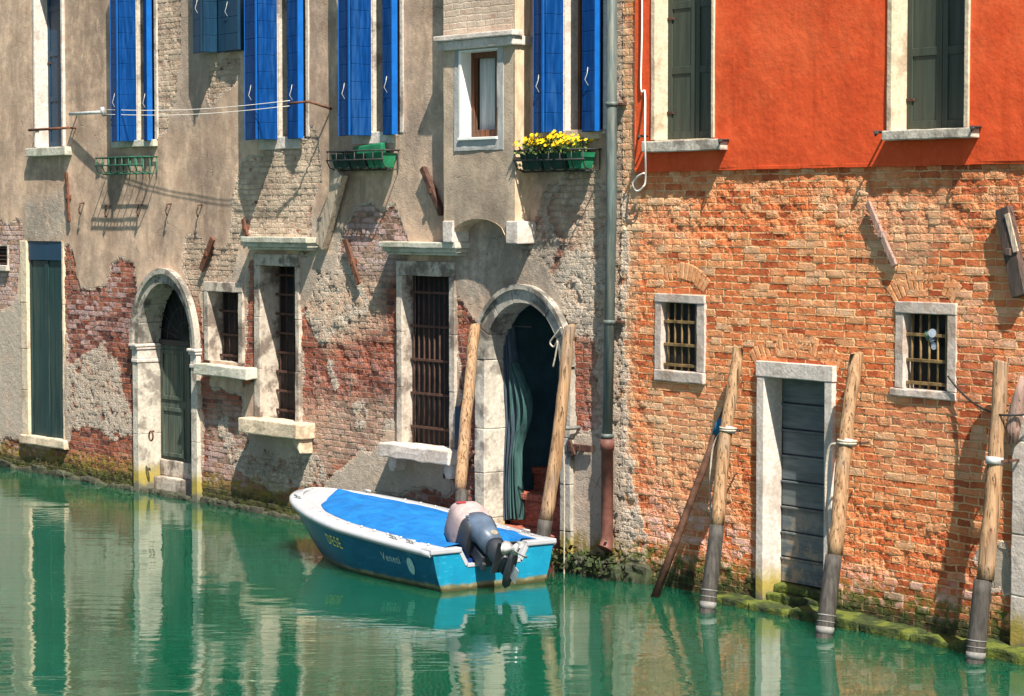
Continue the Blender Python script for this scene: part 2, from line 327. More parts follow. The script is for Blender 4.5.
# ------------------------------------------------------------------ mesh helper
class MB:
    """collects shapes into one mesh; frame(u, w, v) maps to local (u, -w, v)"""
    def __init__(s, flip=True): s.bm = bmesh.new(); s.flip = flip
    def V(s, p): return s.bm.verts.new((p[0], -p[1], p[2]) if s.flip else p)
    def box(s, u0, u1, v0, v1, w0, w1, bev=.004, jit=0.0, sub=0, mi=0):
        b = bmesh.new()
        c = ((u0 + u1) / 2, (w0 + w1) / 2, (v0 + v1) / 2)
        bmesh.ops.create_cube(b, size=1, matrix=Matrix.Translation(c) @ Matrix.Diagonal((abs(u1 - u0), abs(w1 - w0), abs(v1 - v0), 1)))
        s._fin(b, bev, jit, sub, mi)
    def _fin(s, b, bev, jit, sub, mi):
        if bev: bmesh.ops.bevel(b, geom=b.edges[:], offset=bev, segments=2, affect='EDGES', profile=.6, clamp_overlap=True)
        if sub:
            for _ in range(3):
                es = [e for e in b.edges if e.calc_length() > sub]
                if not es: break
                bmesh.ops.subdivide_edges(b, edges=es, cuts=1, use_grid_fill=True)
        if jit:
            for v in b.verts:
                q = mnoise.noise_vector(v.co * 6.0) * jit + mnoise.noise_vector(v.co * 19.0) * jit * .5
                v.co += q
        m = {}
        for v in b.verts: m[v] = s.V(v.co)
        for f in b.faces:
            try:
                g = s.bm.faces.new([m[v] for v in f.verts]); g.material_index = mi
            except ValueError: pass
        b.free()
    def prism(s, poly, w0, w1, bev=0.0, mi=0, axis='w', jit=0.0, sub=0):
        """poly of (u, v) extruded along w"""
        b = bmesh.new()
        lo = [b.verts.new((p[0], w0, p[1])) for p in poly]; hi = [b.verts.new((p[0], w1, p[1])) for p in poly]
        n = len(poly); b.faces.new(lo); b.faces.new(hi[::-1])
        for i in range(n): b.faces.new((lo[i], hi[i], hi[(i + 1) % n], lo[(i + 1) % n]))
        s._fin(b, bev, jit, sub, mi)
    def hexa(s, P, bev=.003, mi=0):
        """8 corners: bottom ring then top ring"""
        b = bmesh.new(); v = [b.verts.new(tuple(p)) for p in P]
        for q in ((0, 1, 2, 3), (7, 6, 5, 4), (0, 4, 5, 1), (1, 5, 6, 2), (2, 6, 7, 3), (3, 7, 4, 0)): b.faces.new([v[i] for i in q])
        s._fin(b, bev, 0, 0, mi)
    def beam(s, a, b, wid, thk, up=(0, 1, 0), bev=.004, mi=0, jit=0.0, sub=0):
        a, b = Vector(a), Vector(b); d = (b - a).normalized(); upv = Vector(up)
        x = d.cross(upv).normalized(); y = x.cross(d)
        q = bmesh.new(); m = Matrix((x, y, d)).transposed().to_4x4(); m.translation = (a + b) / 2
        bmesh.ops.create_cube(q, size=1, matrix=m @ Matrix.Diagonal((wid, thk, (b - a).length, 1)))
        s._fin(q, bev, jit, sub, mi)
    def tube(s, pts, r, n=8, caps=True, mi=0, jit=0.0):
        pts = [Vector(p) for p in pts]; k = len(pts)
        rs = r if isinstance(r, (list, tuple)) else [r] * k
        rings = []; prev = None
        for i, p in enumerate(pts):
            t = (pts[min(i + 1, k - 1)] - pts[max(i - 1, 0)]).normalized()
            if prev is None:
                a = Vector((1, 0, 0)) if abs(t.x) < .8 else Vector((0, 1, 0)); x = t.cross(a).normalized()
            else: x = (prev - t * prev.dot(t)).normalized()
            y = t.cross(x); prev = x
            rings.append([p + (x * math.cos(2 * math.pi * j / n) + y * math.sin(2 * math.pi * j / n)) * rs[i] * (1 + (random.uniform(-jit, jit) if jit else 0)) for j in range(n)])
        s.loft(rings, caps, mi)
    def loft(s, rings, caps=True, mi=0, closed=True, smooth=True):
        R_ = [[s.V(p) for p in r] for r in rings]; n = len(rings[0])
        for a, b in zip(R_, R_[1:]):
            for j in range(n if closed else n - 1):
                try:
                    f = s.bm.faces.new((a[j], a[(j + 1) % n], b[(j + 1) % n], b[j])); f.smooth = smooth; f.material_index = mi
                except ValueError: pass
        if caps:
            for r in (R_[0], R_[-1][::-1]):
                try: s.bm.faces.new(r).material_index = mi
                except ValueError: pass
    def quad(s, a, b, c, d, mi=0): s.bm.faces.new([s.V(p) for p in (a, b, c, d)]).material_index = mi
    def tri(s, a, b, c, mi=0): s.bm.faces.new([s.V(p) for p in (a, b, c)]).material_index = mi
    def build(s, name, mats, parent=None, recalc=True):
        if recalc: bmesh.ops.recalc_face_normals(s.bm, faces=s.bm.faces[:])
        me = bpy.data.meshes.new(name); s.bm.to_mesh(me); s.bm.free()
        o = bpy.data.objects.new(name, me); COL.objects.link(o)
        for m in (mats if isinstance(mats, (list, tuple)) else [mats]): me.materials.append(m)
        if parent is not None: o.parent = parent
        return o

def empty(name, loc, rz=0.0, parent=None):
    o = bpy.data.objects.new(name, None); COL.objects.link(o); o.location = loc; o.rotation_euler = (0, 0, rz); o.empty_display_size = .2
    if parent is not None: o.parent = parent
    return o
def tag(o, label=None, cat=None, group=None, kind=None):
    if label: o['label'] = label
    if cat: o['category'] = cat
    if group: o['group'] = group
    if kind: o['kind'] = kind
    return o
def thing(name, loc, label, cat, rz=0.0, group=None): return tag(empty(name, loc, rz), label, cat, group)

# ------------------------------------------------------------------ wall sheets
def vnoise(u, v, sc, seed=0):
    x, y = u * sc, v * sc; xi, yi = np.floor(x).astype(np.int64), np.floor(y).astype(np.int64)
    fx, fy = x - xi, y - yi; fx = fx * fx * (3 - 2 * fx); fy = fy * fy * (3 - 2 * fy)
    def h(a, b):
        k = (a * 374761393 + b * 668265263 + seed * 1442695041) & 0xffffffff
        k = ((k ^ (k >> 13)) * 1274126177) & 0xffffffff
        return ((k ^ (k >> 16)) & 0xffff) / 65535.0
    return (h(xi, yi) * (1 - fx) + h(xi + 1, yi) * fx) * (1 - fy) + (h(xi, yi + 1) * (1 - fx) + h(xi + 1, yi + 1) * fx) * fy
def fbm(u, v, sc, seed=0): return sum(vnoise(u, v, sc * 2 ** i, seed + i) * .5 ** i for i in range(4)) / 1.875
def inpoly(u, v, poly):
    r = np.zeros(u.shape, bool); n = len(poly)
    for i in range(n):
        x0, y0 = poly[i]; x1, y1 = poly[(i + 1) % n]
        if y0 == y1: continue
        c = ((y0 > v) != (y1 > v)) & (u < (x1 - x0) * (v - y0) / (y1 - y0) + x0); r ^= c
    return r
def blur(a, k):
    for ax in (0, 1):
        p = np.pad(a, [(k, k) if i == ax else (0, 0) for i in range(2)], mode='edge')
        c = np.cumsum(p, ax); z = np.zeros_like(np.take(c, [0], ax)); c = np.concatenate([z, c], ax)
        n = a.shape[ax]
        a = (np.take(c, np.arange(2 * k + 1, 2 * k + 1 + n), ax) - np.take(c, np.arange(0, n), ax)) / (2 * k + 1)
    return a
def lines(a, b, h, cuts):
    cs = sorted({a, b, *[c for c in cuts if a < c < b]}); out = [a]
    for p, q in zip(cs, cs[1:]):
        k = max(1, int(math.ceil((q - p) / h - 1e-6))); out += [p + (q - p) * (i + 1) / k for i in range(k)]
    return np.array(out)
def wall_sheet(name, mat, parent, u0, u1, v0, v1, h, holes, preds, masks, W, w0=0.0, bk=3, field=None):
    """facade sheet with openings; masks: channel -> (base value, [(value, survey polygon)])"""
    us = lines(u0, u1, h, [x for q in holes for x in q[:2]]); vs = lines(v0, v1, h, [x for q in holes for x in q[2:]])
    U, Vv = np.meshgrid(us, vs); nu, nv = len(us), len(vs)
    du = (fbm(U, Vv, 2.2, 3) - .5) * .5 + (fbm(U, Vv, 9, 5) - .5) * .14; dv = (fbm(U, Vv, 2.2, 13) - .5) * .5 + (fbm(U, Vv, 9, 15) - .5) * .14
    ch = {}
    for c, (base, polys) in masks.items():
        a = np.full(U.shape, base, float)
        for val, pp in polys:
            a[inpoly(U + du, Vv + dv, [W(x, y) for x, y in pp])] = val
        ch[c] = blur(blur(a, bk), bk)
    if field: field(ch, U, Vv)
    bulge = (fbm(U, Vv, .7, 31) - .5) * .03
    co = np.stack([U, -(w0 + bulge * np.clip((Vv) / .6, 0, 1)), Vv], -1).reshape(-1, 3)
    uc = (us[:-1] + us[1:]) / 2; vc = (vs[:-1] + vs[1:]) / 2; UC, VC = np.meshgrid(uc, vc)
    keep = np.ones(UC.shape, bool)
    for a, b, c, d in holes: keep &= ~((UC > a) & (UC < b) & (VC > c) & (VC < d))
    for p in preds: keep &= ~p(UC, VC)
    idx = np.arange(nu * nv).reshape(nv, nu)
    q = np.stack([idx[:-1, :-1], idx[:-1, 1:], idx[1:, 1:], idx[1:, :-1]], -1)[keep]
    me = bpy.data.meshes.new(name); nf = len(q)
    me.vertices.add(len(co)); me.vertices.foreach_set('co', co.astype(np.float32).ravel())
    me.loops.add(nf * 4); me.loops.foreach_set('vertex_index', q.astype(np.int32).ravel())
    me.polygons.add(nf); me.polygons.foreach_set('loop_start', np.arange(0, nf * 4, 4, dtype=np.int32))
    me.polygons.foreach_set('use_smooth', np.ones(nf, bool))
    me.update(calc_edges=True)
    uvl = me.uv_layers.new(name='uv'); uv = np.stack([U, Vv], -1).reshape(-1, 2)[q.ravel()]
    # UVs are in metres; shift so that no coordinate is negative
    uvl.data.foreach_set('uv', (uv + np.array([40.0, 0.0])).astype(np.float32).ravel())
    for an, keys in (('wm', 'RGB'), ('wn', 'xyz')):
        at = me.color_attributes.new(an, 'FLOAT_COLOR', 'POINT'); z = np.ones((nu * nv, 4), np.float32)
        for i, k in enumerate(keys): z[:, i] = ch[k].ravel() if k in ch else 0
        at.data.foreach_set('color', z.ravel())
    me.materials.append(mat)
    o = bpy.data.objects.new(name, me); COL.objects.link(o); o.parent = parent
    return o

# ================================================================== LEFT HOUSE
HL = thing('canal_house', CORNER, 'weathered beige plaster house with bright blue shutters and red brick showing through', 'house', L.ang)
HR = thing('canal_house', CORNER, 'house with orange stucco above bare orange brick and a plank water door', 'house', R.ang)
holes_L, preds_L, holes_R, preds_R = [], [], [], []

def mid(W, x0, x1, y, w=0.0): return W(x0, y, w)[0], W(x1, y, w)[0]

def recess(mb, u0, u1, v0, v1, dep, mi=0, t=.02, sides='lrtb', w1=0.0):
    """the four inner faces of an opening, as thin slabs behind the wall face"""
    if 'l' in sides: mb.box(u0 - t, u0, v0, v1, -dep, w1, 0, mi=mi)
    if 'r' in sides: mb.box(u1, u1 + t, v0, v1, -dep, w1, 0, mi=mi)
    if 't' in sides: mb.box(u0 - t, u1 + t, v1, v1 + t, -dep, w1, 0, mi=mi)
    if 'b' in sides: mb.box(u0 - t, u1 + t, v0 - t, v0, -dep, w1, 0, mi=mi)

def boards(mb, p, q, v0, v1, thk, bh=.2):
    """one shutter panel from plan point p=(u,w) to q, of horizontal boards with open seams"""
    p, q = np.array(p), np.array(q); d = (q - p) / np.linalg.norm(q - p); nn = np.array([-d[1], d[0]]) * thk / 2
    k = max(1, round((v1 - v0) / bh)); hh = (v1 - v0) / k
    for i in range(k):
        a, b = v0 + i * hh, v0 + (i + 1) * hh - .001
        ring = [p - nn, q - nn, q + nn, p + nn]
        mb.hexa([(x[0], x[1], a) for x in ring] + [(x[0], x[1], b) for x in ring], .006)

def shutter_window(name, xs, yb, ytop, mat, stone, label=None, pane=True, sill=None, depth=.22):
    """opening with two bifold leaves standing out from the wall; xs: outer, fold, hinge, right panel left, right panel end"""
    xo, xf, xh, xr, xe = xs; ym = (max(0, yb - 120) + yb) / 2
    uh = L(xh, ym)[0]; vb = L(xh, yb)[1]; vt = vb + ytop
    w = .1
    for _ in range(12):      # fold stands w out from the wall
        uf = L(xf, ym, w)[0]; w += (uh - uf) * 1.0 * (1 if uf < uh else 1) * 0 + (L(xf, ym, w)[0] - uh) * -.5
    w = min(max(w, .16), .34)
    url, ure = L(xr, ym, .05)[0], L(xe - 3, ym, .08)[0]
    be = math.radians(14); cb, sb = math.cos(be), math.sin(be)
    def img(u, ww): # where along the wall line the point appears
        p = L.world(u, ww, vb + 1); d_ = p - Vector((0, 0, H)); cy_ = Vector((0, math.cos(TH), -math.sin(TH))); return CX + F * d_.x / d_.dot(cy_)
    l1 = next((l for l in np.arange(.05, .5, .005) if img(uh - l * cb, w - l * sb) <= xo), .45)
    uo, wo = uh - l1 * cb, w - l1 * sb; ow = ure + .005
    o = MB(); recess(o, uh + .015, ow, vb - .02, vt, depth)
    o.box(uh - .1, uh + .0, vb, vt, -.02, .012, .004); o.box(ow + .0, ow + .06, vb, vt, -.02, .008, .004)
    wn = o.build(name, stone, HL)
    holes_L.append((uh - .005, ow + .005, vb - .03, vt + .03))
    if label: wn['label'] = label
    p = MB(); p.box(uh, ow, vb, vt, -depth - .02, -depth + .01, 0); p.build('pane', M['glass'], wn)
    b = MB(); b.box(uh + .0, uh + .05, vb, vt, -depth + .01, -depth + .05, .003); b.box(ow - .05, ow, vb, vt, -depth + .01, -depth + .05, .003)
    b.box((uh + ow) / 2 - .03, (uh + ow) / 2 + .03, vb, vt, -depth + .01, -depth + .05, .003); b.build('sash', M['brown_wood'], wn)
    for side in (0, 1):
        s = MB()
        if side == 0:
            boards(s, (uh, .02), (uh, w), vb - .02, vt, .034); boards(s, (uo, wo), (uh - .02, w - .004), vb - .02, vt, .03)
        else:
            boards(s, (url, .025), (ure, .06), vb - .02, vt, .03); boards(s, (url, .062), (ure, .1), vb - .02, vt, .03)
        sh = s.build('shutter', mat, wn)
        e = MB()
        if side == 0:
            e.box(uh - .02, uh + .012, vb - .02, vt, w + .018, w + .03, .003); e.box(uo - .008, uo, vb - .02, vt, wo - .02, wo + .02, .002)
        else: e.box(ure + .002, ure + .012, vb - .02, vt, .04, .115, .003)
        e.build('shutter_edge', M['blue_sunlit'] if mat is M['blue'] else mat, wn)  # blue edge strips carry sunlight in their colour
        l = MB(); ul = (uo + uh) / 2 if side == 0 else (url + ure) / 2; wl_ = (w + wo) / 2 if side == 0 else .085
        jz = random.uniform(-.06, .06); vb_, vb = vb, vb + jz
        l.tube([(ul, wl_ + .015, vb + .62), (ul + .02, wl_ + .04, vb + .56), (ul - .015, wl_ + .04, vb + .5), (ul + .02, wl_ + .025, vb + .44)], .004, 6)
        vb = vb_; l.build('shutter_latch', M['steel'], wn)
    if sill:
        x0, x1, y0, y1, mt, pr = sill; u0, u1, v0, v1 = rect(L, x0, y0, x1, y1, pr)
        q = MB(); q.box(u0, u1, v0, v1, -.12, pr, .008, .006, .12); q.build('sill', mt, wn)
    return dict(obj=wn, uh=uh, ur=url, vb=vb, w=w)

shutter_window('window', (112, 119, 137, 145.5, 152), 140, 2.35, M['blue'], M['stone'], 'tall window with blue shutters above the empty green rack', sill=(111, 153, 140, 147, M['stone_green'], .06))
shutter_window('window', (194, 203, 219, 220, 243), 51, 1.6, M['teal'], M['stone'], 'small high window with dark teal shutters')
shutter_window('window', (246, 258, 278, 289, 303), 138, 2.35, M['blue'], M['stone'], 'tall window with blue shutters and a white patch below', sill=(259, 300, 137, 149, M['stone_clean'], .012))
shutter_window('window', (340, 351, 372, 384.5, 397), 134, 2.35, M['blue'], M['stone'], 'tall window with blue shutters over the green troughs', sill=(352, 394, 132, 144, M['stone_clean'], .014))
shutter_window('window', (535, 545, 564, 584, 600), 131, 2.35, M['blue'], M['stone_clean'], 'tall window with blue shutters over the yellow flowers', sill=(536, 599, 130, 140, M['stone_warm'], .02))

def rects(W, x0, y0, x1, y1): return rect(W, x0, y0, x1, y1)

# top-left window: pale reveal, teal shutter closed deep inside
def closed_window(W, parent, holes, xo0, xo1, ytop_v, yb, depth, mat, frame_l, frame_r, stone, sill, label, leafs=2, proud=.03, board=False, base=0.0):
    u0, u1 = mid(W, xo0, xo1, yb - 50, base); vb = W((xo0 + xo1) / 2, yb, base)[1]; vt = vb + ytop_v
    holes.append((u0 - .004, u1 + .004, vb - .004, vt + .004))
    m = MB(); recess(m, u0, u1, vb, vt, depth, w1=base + .002)
    if frame_l: m.box(u0 - frame_l, u0 - .001, vb, vt + frame_l, base - .05, base + proud, .006, .003, .2)
    if frame_r: m.box(u1 + .001, u1 + frame_r, vb, vt + frame_l, base - .05, base + proud, .006, .003, .2)
    m.box(u0, u1, vt + .021, vt + frame_l, base - .05, base + proud, .006)
    o = m.build('window', stone, parent); o['label'] = label
    k = (u1 - u0) / leafs
    for i in range(leafs):
        s = MB(); a, b = u0 + i * k + .003, u0 + (i + 1) * k - .003
        s.box(a, b, vb + .005, vt, -depth - .02, -depth + .02, .004)
        s.box(a, a + .06, vb + .006, vt, -depth + .0, -depth + .032, .004); s.box(b - .06, b, vb + .006, vt, -depth, -depth + .032, .004)
        for z in np.arange(vb + .01, vt, .62): s.box(a + .06, b - .06, z, z + .07, -depth, -depth + .03, .004)
        s.build('shutter', mat, o)
    for z in (vb + .25, vb + 1.15):
        hg = MB(); hg.box(u0 + .0, u0 + .09, z, z + .025, -depth + .02, -depth + .04, .003); hg.build('hinge', M['rust_dark'], o)
    if sill:
        x0, x1, y0, y1, mt, pr = sill; a, b, c, d = rect(W, x0, y0, x1, y1, pr)
        q = MB(); q.box(a, b, min(c, d), max(c, d), base - .1, pr, .01, .006, .12); q.build('sill', mt, o)
    return o
closed_window(L, HL, holes_L, 37, 63, 2.3, 147, .2, M['teal'], .05, .05, M['stone_clean'], (25, 65, 147.5, 156, M['stone_green'], .1), 'narrow window at the far left with one teal shutter behind a white reveal', 1)

# ---- doorway with dark shutter at the far left
def far_doorway():
    u0, u1 = mid(L, 28.5, 62.5, 340); vb = L(45, 437)[1]; vt = L(40, 241)[1]
    holes_L.append((u0, u1, vb, vt)); d = .06
    m = MB(); recess(m, u0, u1, vb, vt, d)
    for a, b in ((vb, vb + .62), (vb + .623, vb + 1.2), (vb + 1.203, vb + 1.85), (vb + 1.853, vt)):
        m.box(u0 - .19, u0 - .002, a, b, -.05, .02 + random.uniform(-.004, .004), .008, .005, .15)
        m.box(u1 + .002, u1 + .05, a, b, -.05, .006, .008, .005, .15)
    m.box(u0 - .22, u1 + .1, vb - .13, vb - .001, -.1, .05, .02, .012, .1)
    o = m.build('doorway', M['stone_warm'], HL); o['label'] = 'blind doorway with closed dark green leaves, leftmost on the wall'
    k = (u1 - u0) / 2; vs = vt - .27
    for i in range(2):
        s = MB(); a, b = u0 + i * k + .003, u0 + (i + 1) * k - .003
        s.box(a, b, vb, vs, -d - .02, -d + .02, .004); s.box(a, a + .05, vb, vs, -d, -d + .035, .004); s.box(b - .05, b, vb, vs, -d, -d + .035, .004)
        s.build('door', M['darkgreen'], o)
    t = MB(); t.box(u0, u1, vs + .005, vt, -d - .02, -d + .05, .006); t.build('transom', M['teal'], o)
far_doorway()

# tiny grated vent at the left edge
def vent():
    u0, u1, v0, v1 = rect(L, -10, 246, 7, 265); holes_L.append((u0, u1, v0, v1))
    m = MB(); recess(m, u0, u1, v0, v1, .12); m.box(u0 - .05, u1 + .05, v0 - .08, v0 - .001, -.05, .05, .008)
    o = m.build('vent', M['stone'], HL); g = MB()
    for i in range(5): g.box(u0, u1, v0 + (v1 - v0) * (i + .3) / 5, v0 + (v1 - v0) * (i + .6) / 5, -.06, -.03, .002)
    g.build('grille', M['rust_dark'], o); b = MB(); b.box(u0, u1, v0, v1, -.14, -.118, 0); b.build('backing', M['dark'], o)
vent()

# ---- arched openings
def arch_curve(uc, vs, r, n=24, rise=1.0): return [(uc - r * math.cos(math.pi * i / n), vs + rise * r * math.sin(math.pi * i / n)) for i in range(n + 1)]
def arch_blocks(mb, uc, vs, ri, ro, w0, w1, n=11, rise=1.0, gap=.004, bev=.006, rough=.004):
    for i in range(n):
        pts_i, pts_o = [], []
        for k in range(5):
            a = math.pi * (i + k / 4) / n; g = gap / ro if k == 0 else (-gap / ro if k == 4 else 0)
            a += g
            pts_i.append((uc - ri * math.cos(a), vs + rise * ri * math.sin(a))); pts_o.append((uc - ro * math.cos(a), vs + rise * ro * math.sin(a)))
        mb.prism(pts_i + pts_o[::-1], w0, w1 + random.uniform(-rough, rough), bev)

def arched_door_left():
    uc = L(167, 340)[0]; vs = L(165, 345.5)[1]; Ro, Ri = .79, .66; dep = .29
    v_w = -.3; vcap0, vcap1 = L(145, 363)[1], vs; kr = (L(168, 271)[1] - vs) / Ro
    preds_L.append(lambda U, V: (np.hypot(U - uc, np.maximum(V - vs, 0) / kr) < (Ro + Ri) / 2) & (V > -1))
    m = MB()
    arch_blocks(m, uc, vs, Ri, Ro, -dep, .05, 9, kr)
    # hood moulding round the arch
    for i in range(24):
        a0, a1 = math.pi * i / 24, math.pi * (i + 1) / 24; poly = []
        for a in (a0, a1): poly.append((uc - (Ro - .03) * math.cos(a), vs + kr * (Ro - .03) * math.sin(a)))
        for a in (a1, a0): poly.append((uc - (Ro + .03) * math.cos(a), vs + kr * (Ro + .03) * math.sin(a)))
        m.prism(poly, .0, .085)
    o = m.build('arched_doorway', M['stone_dirty'], HL); o['label'] = 'arched water doorway with closed grey green doors and a fanlight'
    for sgn in (-1, 1):
        p = MB(); a, b = sorted((uc + sgn * Ri, uc + sgn * (Ro + .01)))
        vv = [v_w, .75, vcap0 - .004]
        for c, d in zip(vv, vv[1:]): p.box(a, b, c + .002, d, -dep, .05, .008, .003, .3)
        pl = p.build('pilaster', M['stone'], o)
        c = MB(); e0, e1 = a - .03, b + .03
        c.box(e0 + .02, e1 - .02, vcap0, vcap0 + .05, -dep, .065, .012); c.box(e0 + .025, e1 - .025, vcap0 + .051, vcap1 - .08, -dep, .055, .006); c.box(e0 + .01, e1 - .01, vcap1 - .079, vcap1 - .045, -dep, .075, .012); c.box(e0, e1, vcap1 - .044, vs - .002, -dep, .095, .014)
        c.build('capital', M['stone_clean'], o)
    # door leaves set back, fanlight above, stone threshold
    vd = vcap1 - .02; vbtm = L(175, 455, -dep)[1]
    for i in range(2):
        d = MB(); a, b = uc - Ri + i * Ri, uc - Ri + (i + 1) * Ri
        d.box(a + .004, b - .004, .42, vd, -dep - .03, -dep + .01, .004)
        for z0, z1 in ((.46, 1.1), (1.2, vd - .06)):
            d.box(a + .05, a + .1, z0, z1, -dep, -dep + .025, .004); d.box(b - .1, b - .05, z0, z1, -dep, -dep + .025, .004)
            d.box(a + .1, b - .1, z0, z0 + .05, -dep, -dep + .025, .004); d.box(a + .1, b - .1, z1 - .05, z1, -dep, -dep + .025, .004)
        d.build('door', M['doorgreen'], o)
    t = MB(); t.box(uc - Ri, uc + Ri, -.3, .2, -dep - .1, -dep + .12, .02, .01, .1); t.box(uc - Ri, uc + Ri, .201, .415, -dep - .1, -dep + .03, .015, .008, .1); t.build('threshold', M['stone_worn'], o)
    f = MB(); f.box(uc - Ri, uc + Ri, vd + .004, vd + .07, -dep - .03, -dep + .03, .004)
    for k in range(1, 12):
        a = math.pi * k / 12; f.tube([(uc, -dep + .02, vd + .06), (uc - Ri * math.cos(a), -dep + .02, vs + kr * Ri * math.sin(a))], .008, 5)
    for rr in (.25, .45): f.tube([(uc - rr * math.cos(math.pi * k / 16), -dep + .02, vd + .06 + rr * math.sin(math.pi * k / 16)) for k in range(17)], .007, 5)
    f.build('fanlight', M['iron'], o)
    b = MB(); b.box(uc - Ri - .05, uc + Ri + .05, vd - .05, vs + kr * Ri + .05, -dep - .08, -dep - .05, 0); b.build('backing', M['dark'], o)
    r = MB(); u, v = L(152, 436, .06)
    r.tube([(u + .05 * math.sin(t), .075, v + .06 * math.cos(t)) for t in np.linspace(0, 6.28, 20)], .011, 6, False); r.tube([(u, .03, v + .06), (u, .09, v + .06)], .012, 6)
    r.build('mooring_ring', M['rust'], o)
arched_door_left()

def arched_doorway_open():
    uc = (L(478, 420)[0] + L(574, 420)[0]) / 2; Ro = (L(574, 420)[0] - L(478, 420)[0]) / 2; Ri = Ro - .17; vs = L(523, 286)[1] - Ro; dep = .24
    preds_L.append(lambda U, V: (np.hypot(U - uc, np.maximum(V - vs, 0)) < (Ro + Ri) / 2) & (V > -1))
    m = MB(); arch_blocks(m, uc, vs, Ri, Ro, -dep, .05, 7)
    for i in range(28):
        a0, a1 = math.pi * i / 28, math.pi * (i + 1) / 28
        poly = [(uc - (Ro - .03) * math.cos(a), vs + (Ro - .03) * math.sin(a)) for a in (a0, a1)] + [(uc - (Ro + .02) * math.cos(a), vs + (Ro + .02) * math.sin(a)) for a in (a1, a0)]
        m.prism(poly, 0, .08)
    o = m.build('arched_doorway', M['stone_dirty'], HL); o['label'] = 'open arched water doorway, dark inside, with brick steps and a hanging curtain'
    for sgn in (-1, 1):
        p = MB(); a, b = sorted((uc + sgn * Ri, uc + sgn * Ro)); zz = [-.3, .38, .86, 1.33, vs - .003]
        for c, d in zip(zz, zz[1:]): p.box(a, b, c + .003, d, -dep, .05 + random.uniform(-.006, .006), .01, .008, .12)
        p.build('jamb', M['stone'] if sgn < 0 else M['stone_dirty'], o)
    n = MB(); A, B = uc - Ri - .15, uc + Ri + .15; D = 1.7; vt = vs + Ri + .25
    n.box(A - .05, A, -.2, vt, -D, -dep - .002, 0); n.box(B, B + .05, -.2, vt, -D, -dep - .002, 0); n.box(A, B, vt, vt + .05, -D, -dep - .002, 0); n.box(A - .05, B + .05, -.2, vt + .05, -D - .05, -D, 0)
    n.box(A, uc - Ri * .2, .3, vt - .4, -D + .6, -D + .64, .005)
    n.build('interior', M['room'], o)
    s = MB()
    s.box(uc - Ri, uc + Ri, -.2, .3, -.9, -.03, .012, .006, .1); s.box(uc - Ri, uc + Ri, .302, .58, -1.2, -.3, .01, .006, .1); s.box(uc - Ri, uc + Ri, .582, .82, -1.5, -.62, .01, .006, .1)
    for lv, wf in ((.58, -.3), (.82, -.62)):
        k = 9
        for i in range(k): s.box(uc - Ri + 2 * Ri * i / k + .003, uc - Ri + 2 * Ri * (i + 1) / k - .003, lv + .002, lv + .07, wf - .25, wf + .03, .006)
    s.build('step', M['step_brick'], o)
    return uc, vs, Ri, dep
AUC, AVS, ARI, ADEP = arched_doorway_open()

# ---- grilled windows
def grille_bars(mb, u0, u1, v0, v1, w, nv, nh, r=.011, flat=False):
    for i in range(nv):
        u = u0 + (u1 - u0) * (i + .5) / nv
        mb.tube([(u, w, v0), (u + random.uniform(-.004, .004), w, (v0 + v1) / 2), (u, w, v1)], r, 6)
    for j in range(nh):
        v = v0 + (v1 - v0) * (j + .5) / nh if nh != 3 else v0 + (v1 - v0) * (.08, .38, .72)[j]
        mb.box(u0, u1, v - .014, v + .014, w - .006, w + .018, .002)
def grille_window(W, parent, holes, xl, xg, xr, yt, yb, frame, stone, label, grille_mat, nv, nh, gw=-.14, dep=.3, proud=.03, frame_b=0, lip=(0, 0)):
    """xl: left edge of opening on the wall face, xr: right edge"""
    u0, u1 = mid(W, xl, xr, (yt + yb) / 2); vt = W((xl + xr) / 2, yt)[1]; vb = W((xl + xr) / 2, yb)[1]
    holes.append((u0, u1, vb, vt))
    m = MB(); recess(m, u0, u1, vb, vt, dep)
    fl, fr, ft, fb = frame
    def stack(a, b):
        k = max(1, round((vt - vb) / .55)); hh = (vt - vb) / k
        for i in range(k): m.box(a, b, vb + i * hh + .0015, vb + (i + 1) * hh - .0015, -.06, proud + random.uniform(-.004, .004), .007, .005, .14)
    if fl: stack(u0 - fl, u0 - .001)
    if fr: stack(u1 + .001, u1 + fr)
    if ft: m.box(u0 - fl, u1 + fr, vt + .001, vt + ft, -.06, proud + .004, .008, .005, .14)
    if fb: m.box(u0 - fl - lip[0], u1 + fr + lip[1], vb - fb, vb - .001, -.06, proud + .01, .012, .008, .12)
    o = m.build('window', stone, parent); o['label'] = label
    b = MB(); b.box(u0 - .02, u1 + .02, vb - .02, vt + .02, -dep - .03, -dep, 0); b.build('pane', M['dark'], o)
    g = MB(); grille_bars(g, u0 + .005, u1 - .005, vb, vt, gw, nv, nh); g.build('grille', grille_mat, o)
    return o, u0, u1, vb, vt
def slab(parent, W, x0, x1, y0, y1, pr, mat, name='sill', base=-.1, jit=.012, bev=.014, taper=0):
    u0, u1, v0, v1 = rect(W, x0, y0, x1, y1, pr); m = MB(); m.box(u0, u1, v0, v1, base, pr, bev, jit, .08); return m.build(name, mat, parent), (u0, u1, v0, v1)
def cornice(parent, W, x0, x1, y0, y1, pr, mat):
    u0, u1, v0, v1 = rect(W, x0, y0, x1, y1, pr); h = v1 - v0; m = MB()
    m.box(u0, u1, v0 + h * .55, v1, -.05, pr, .01, .006, .12); m.box(u0 + .03, u1 - .03, v0 + h * .22, v0 + h * .549, -.05, pr - .035, .008, .004, .12); m.box(u0 + .06, u1 - .06, v0, v0 + h * .219, -.05, pr - .07, .008)
    return m.build('lintel', mat, parent)
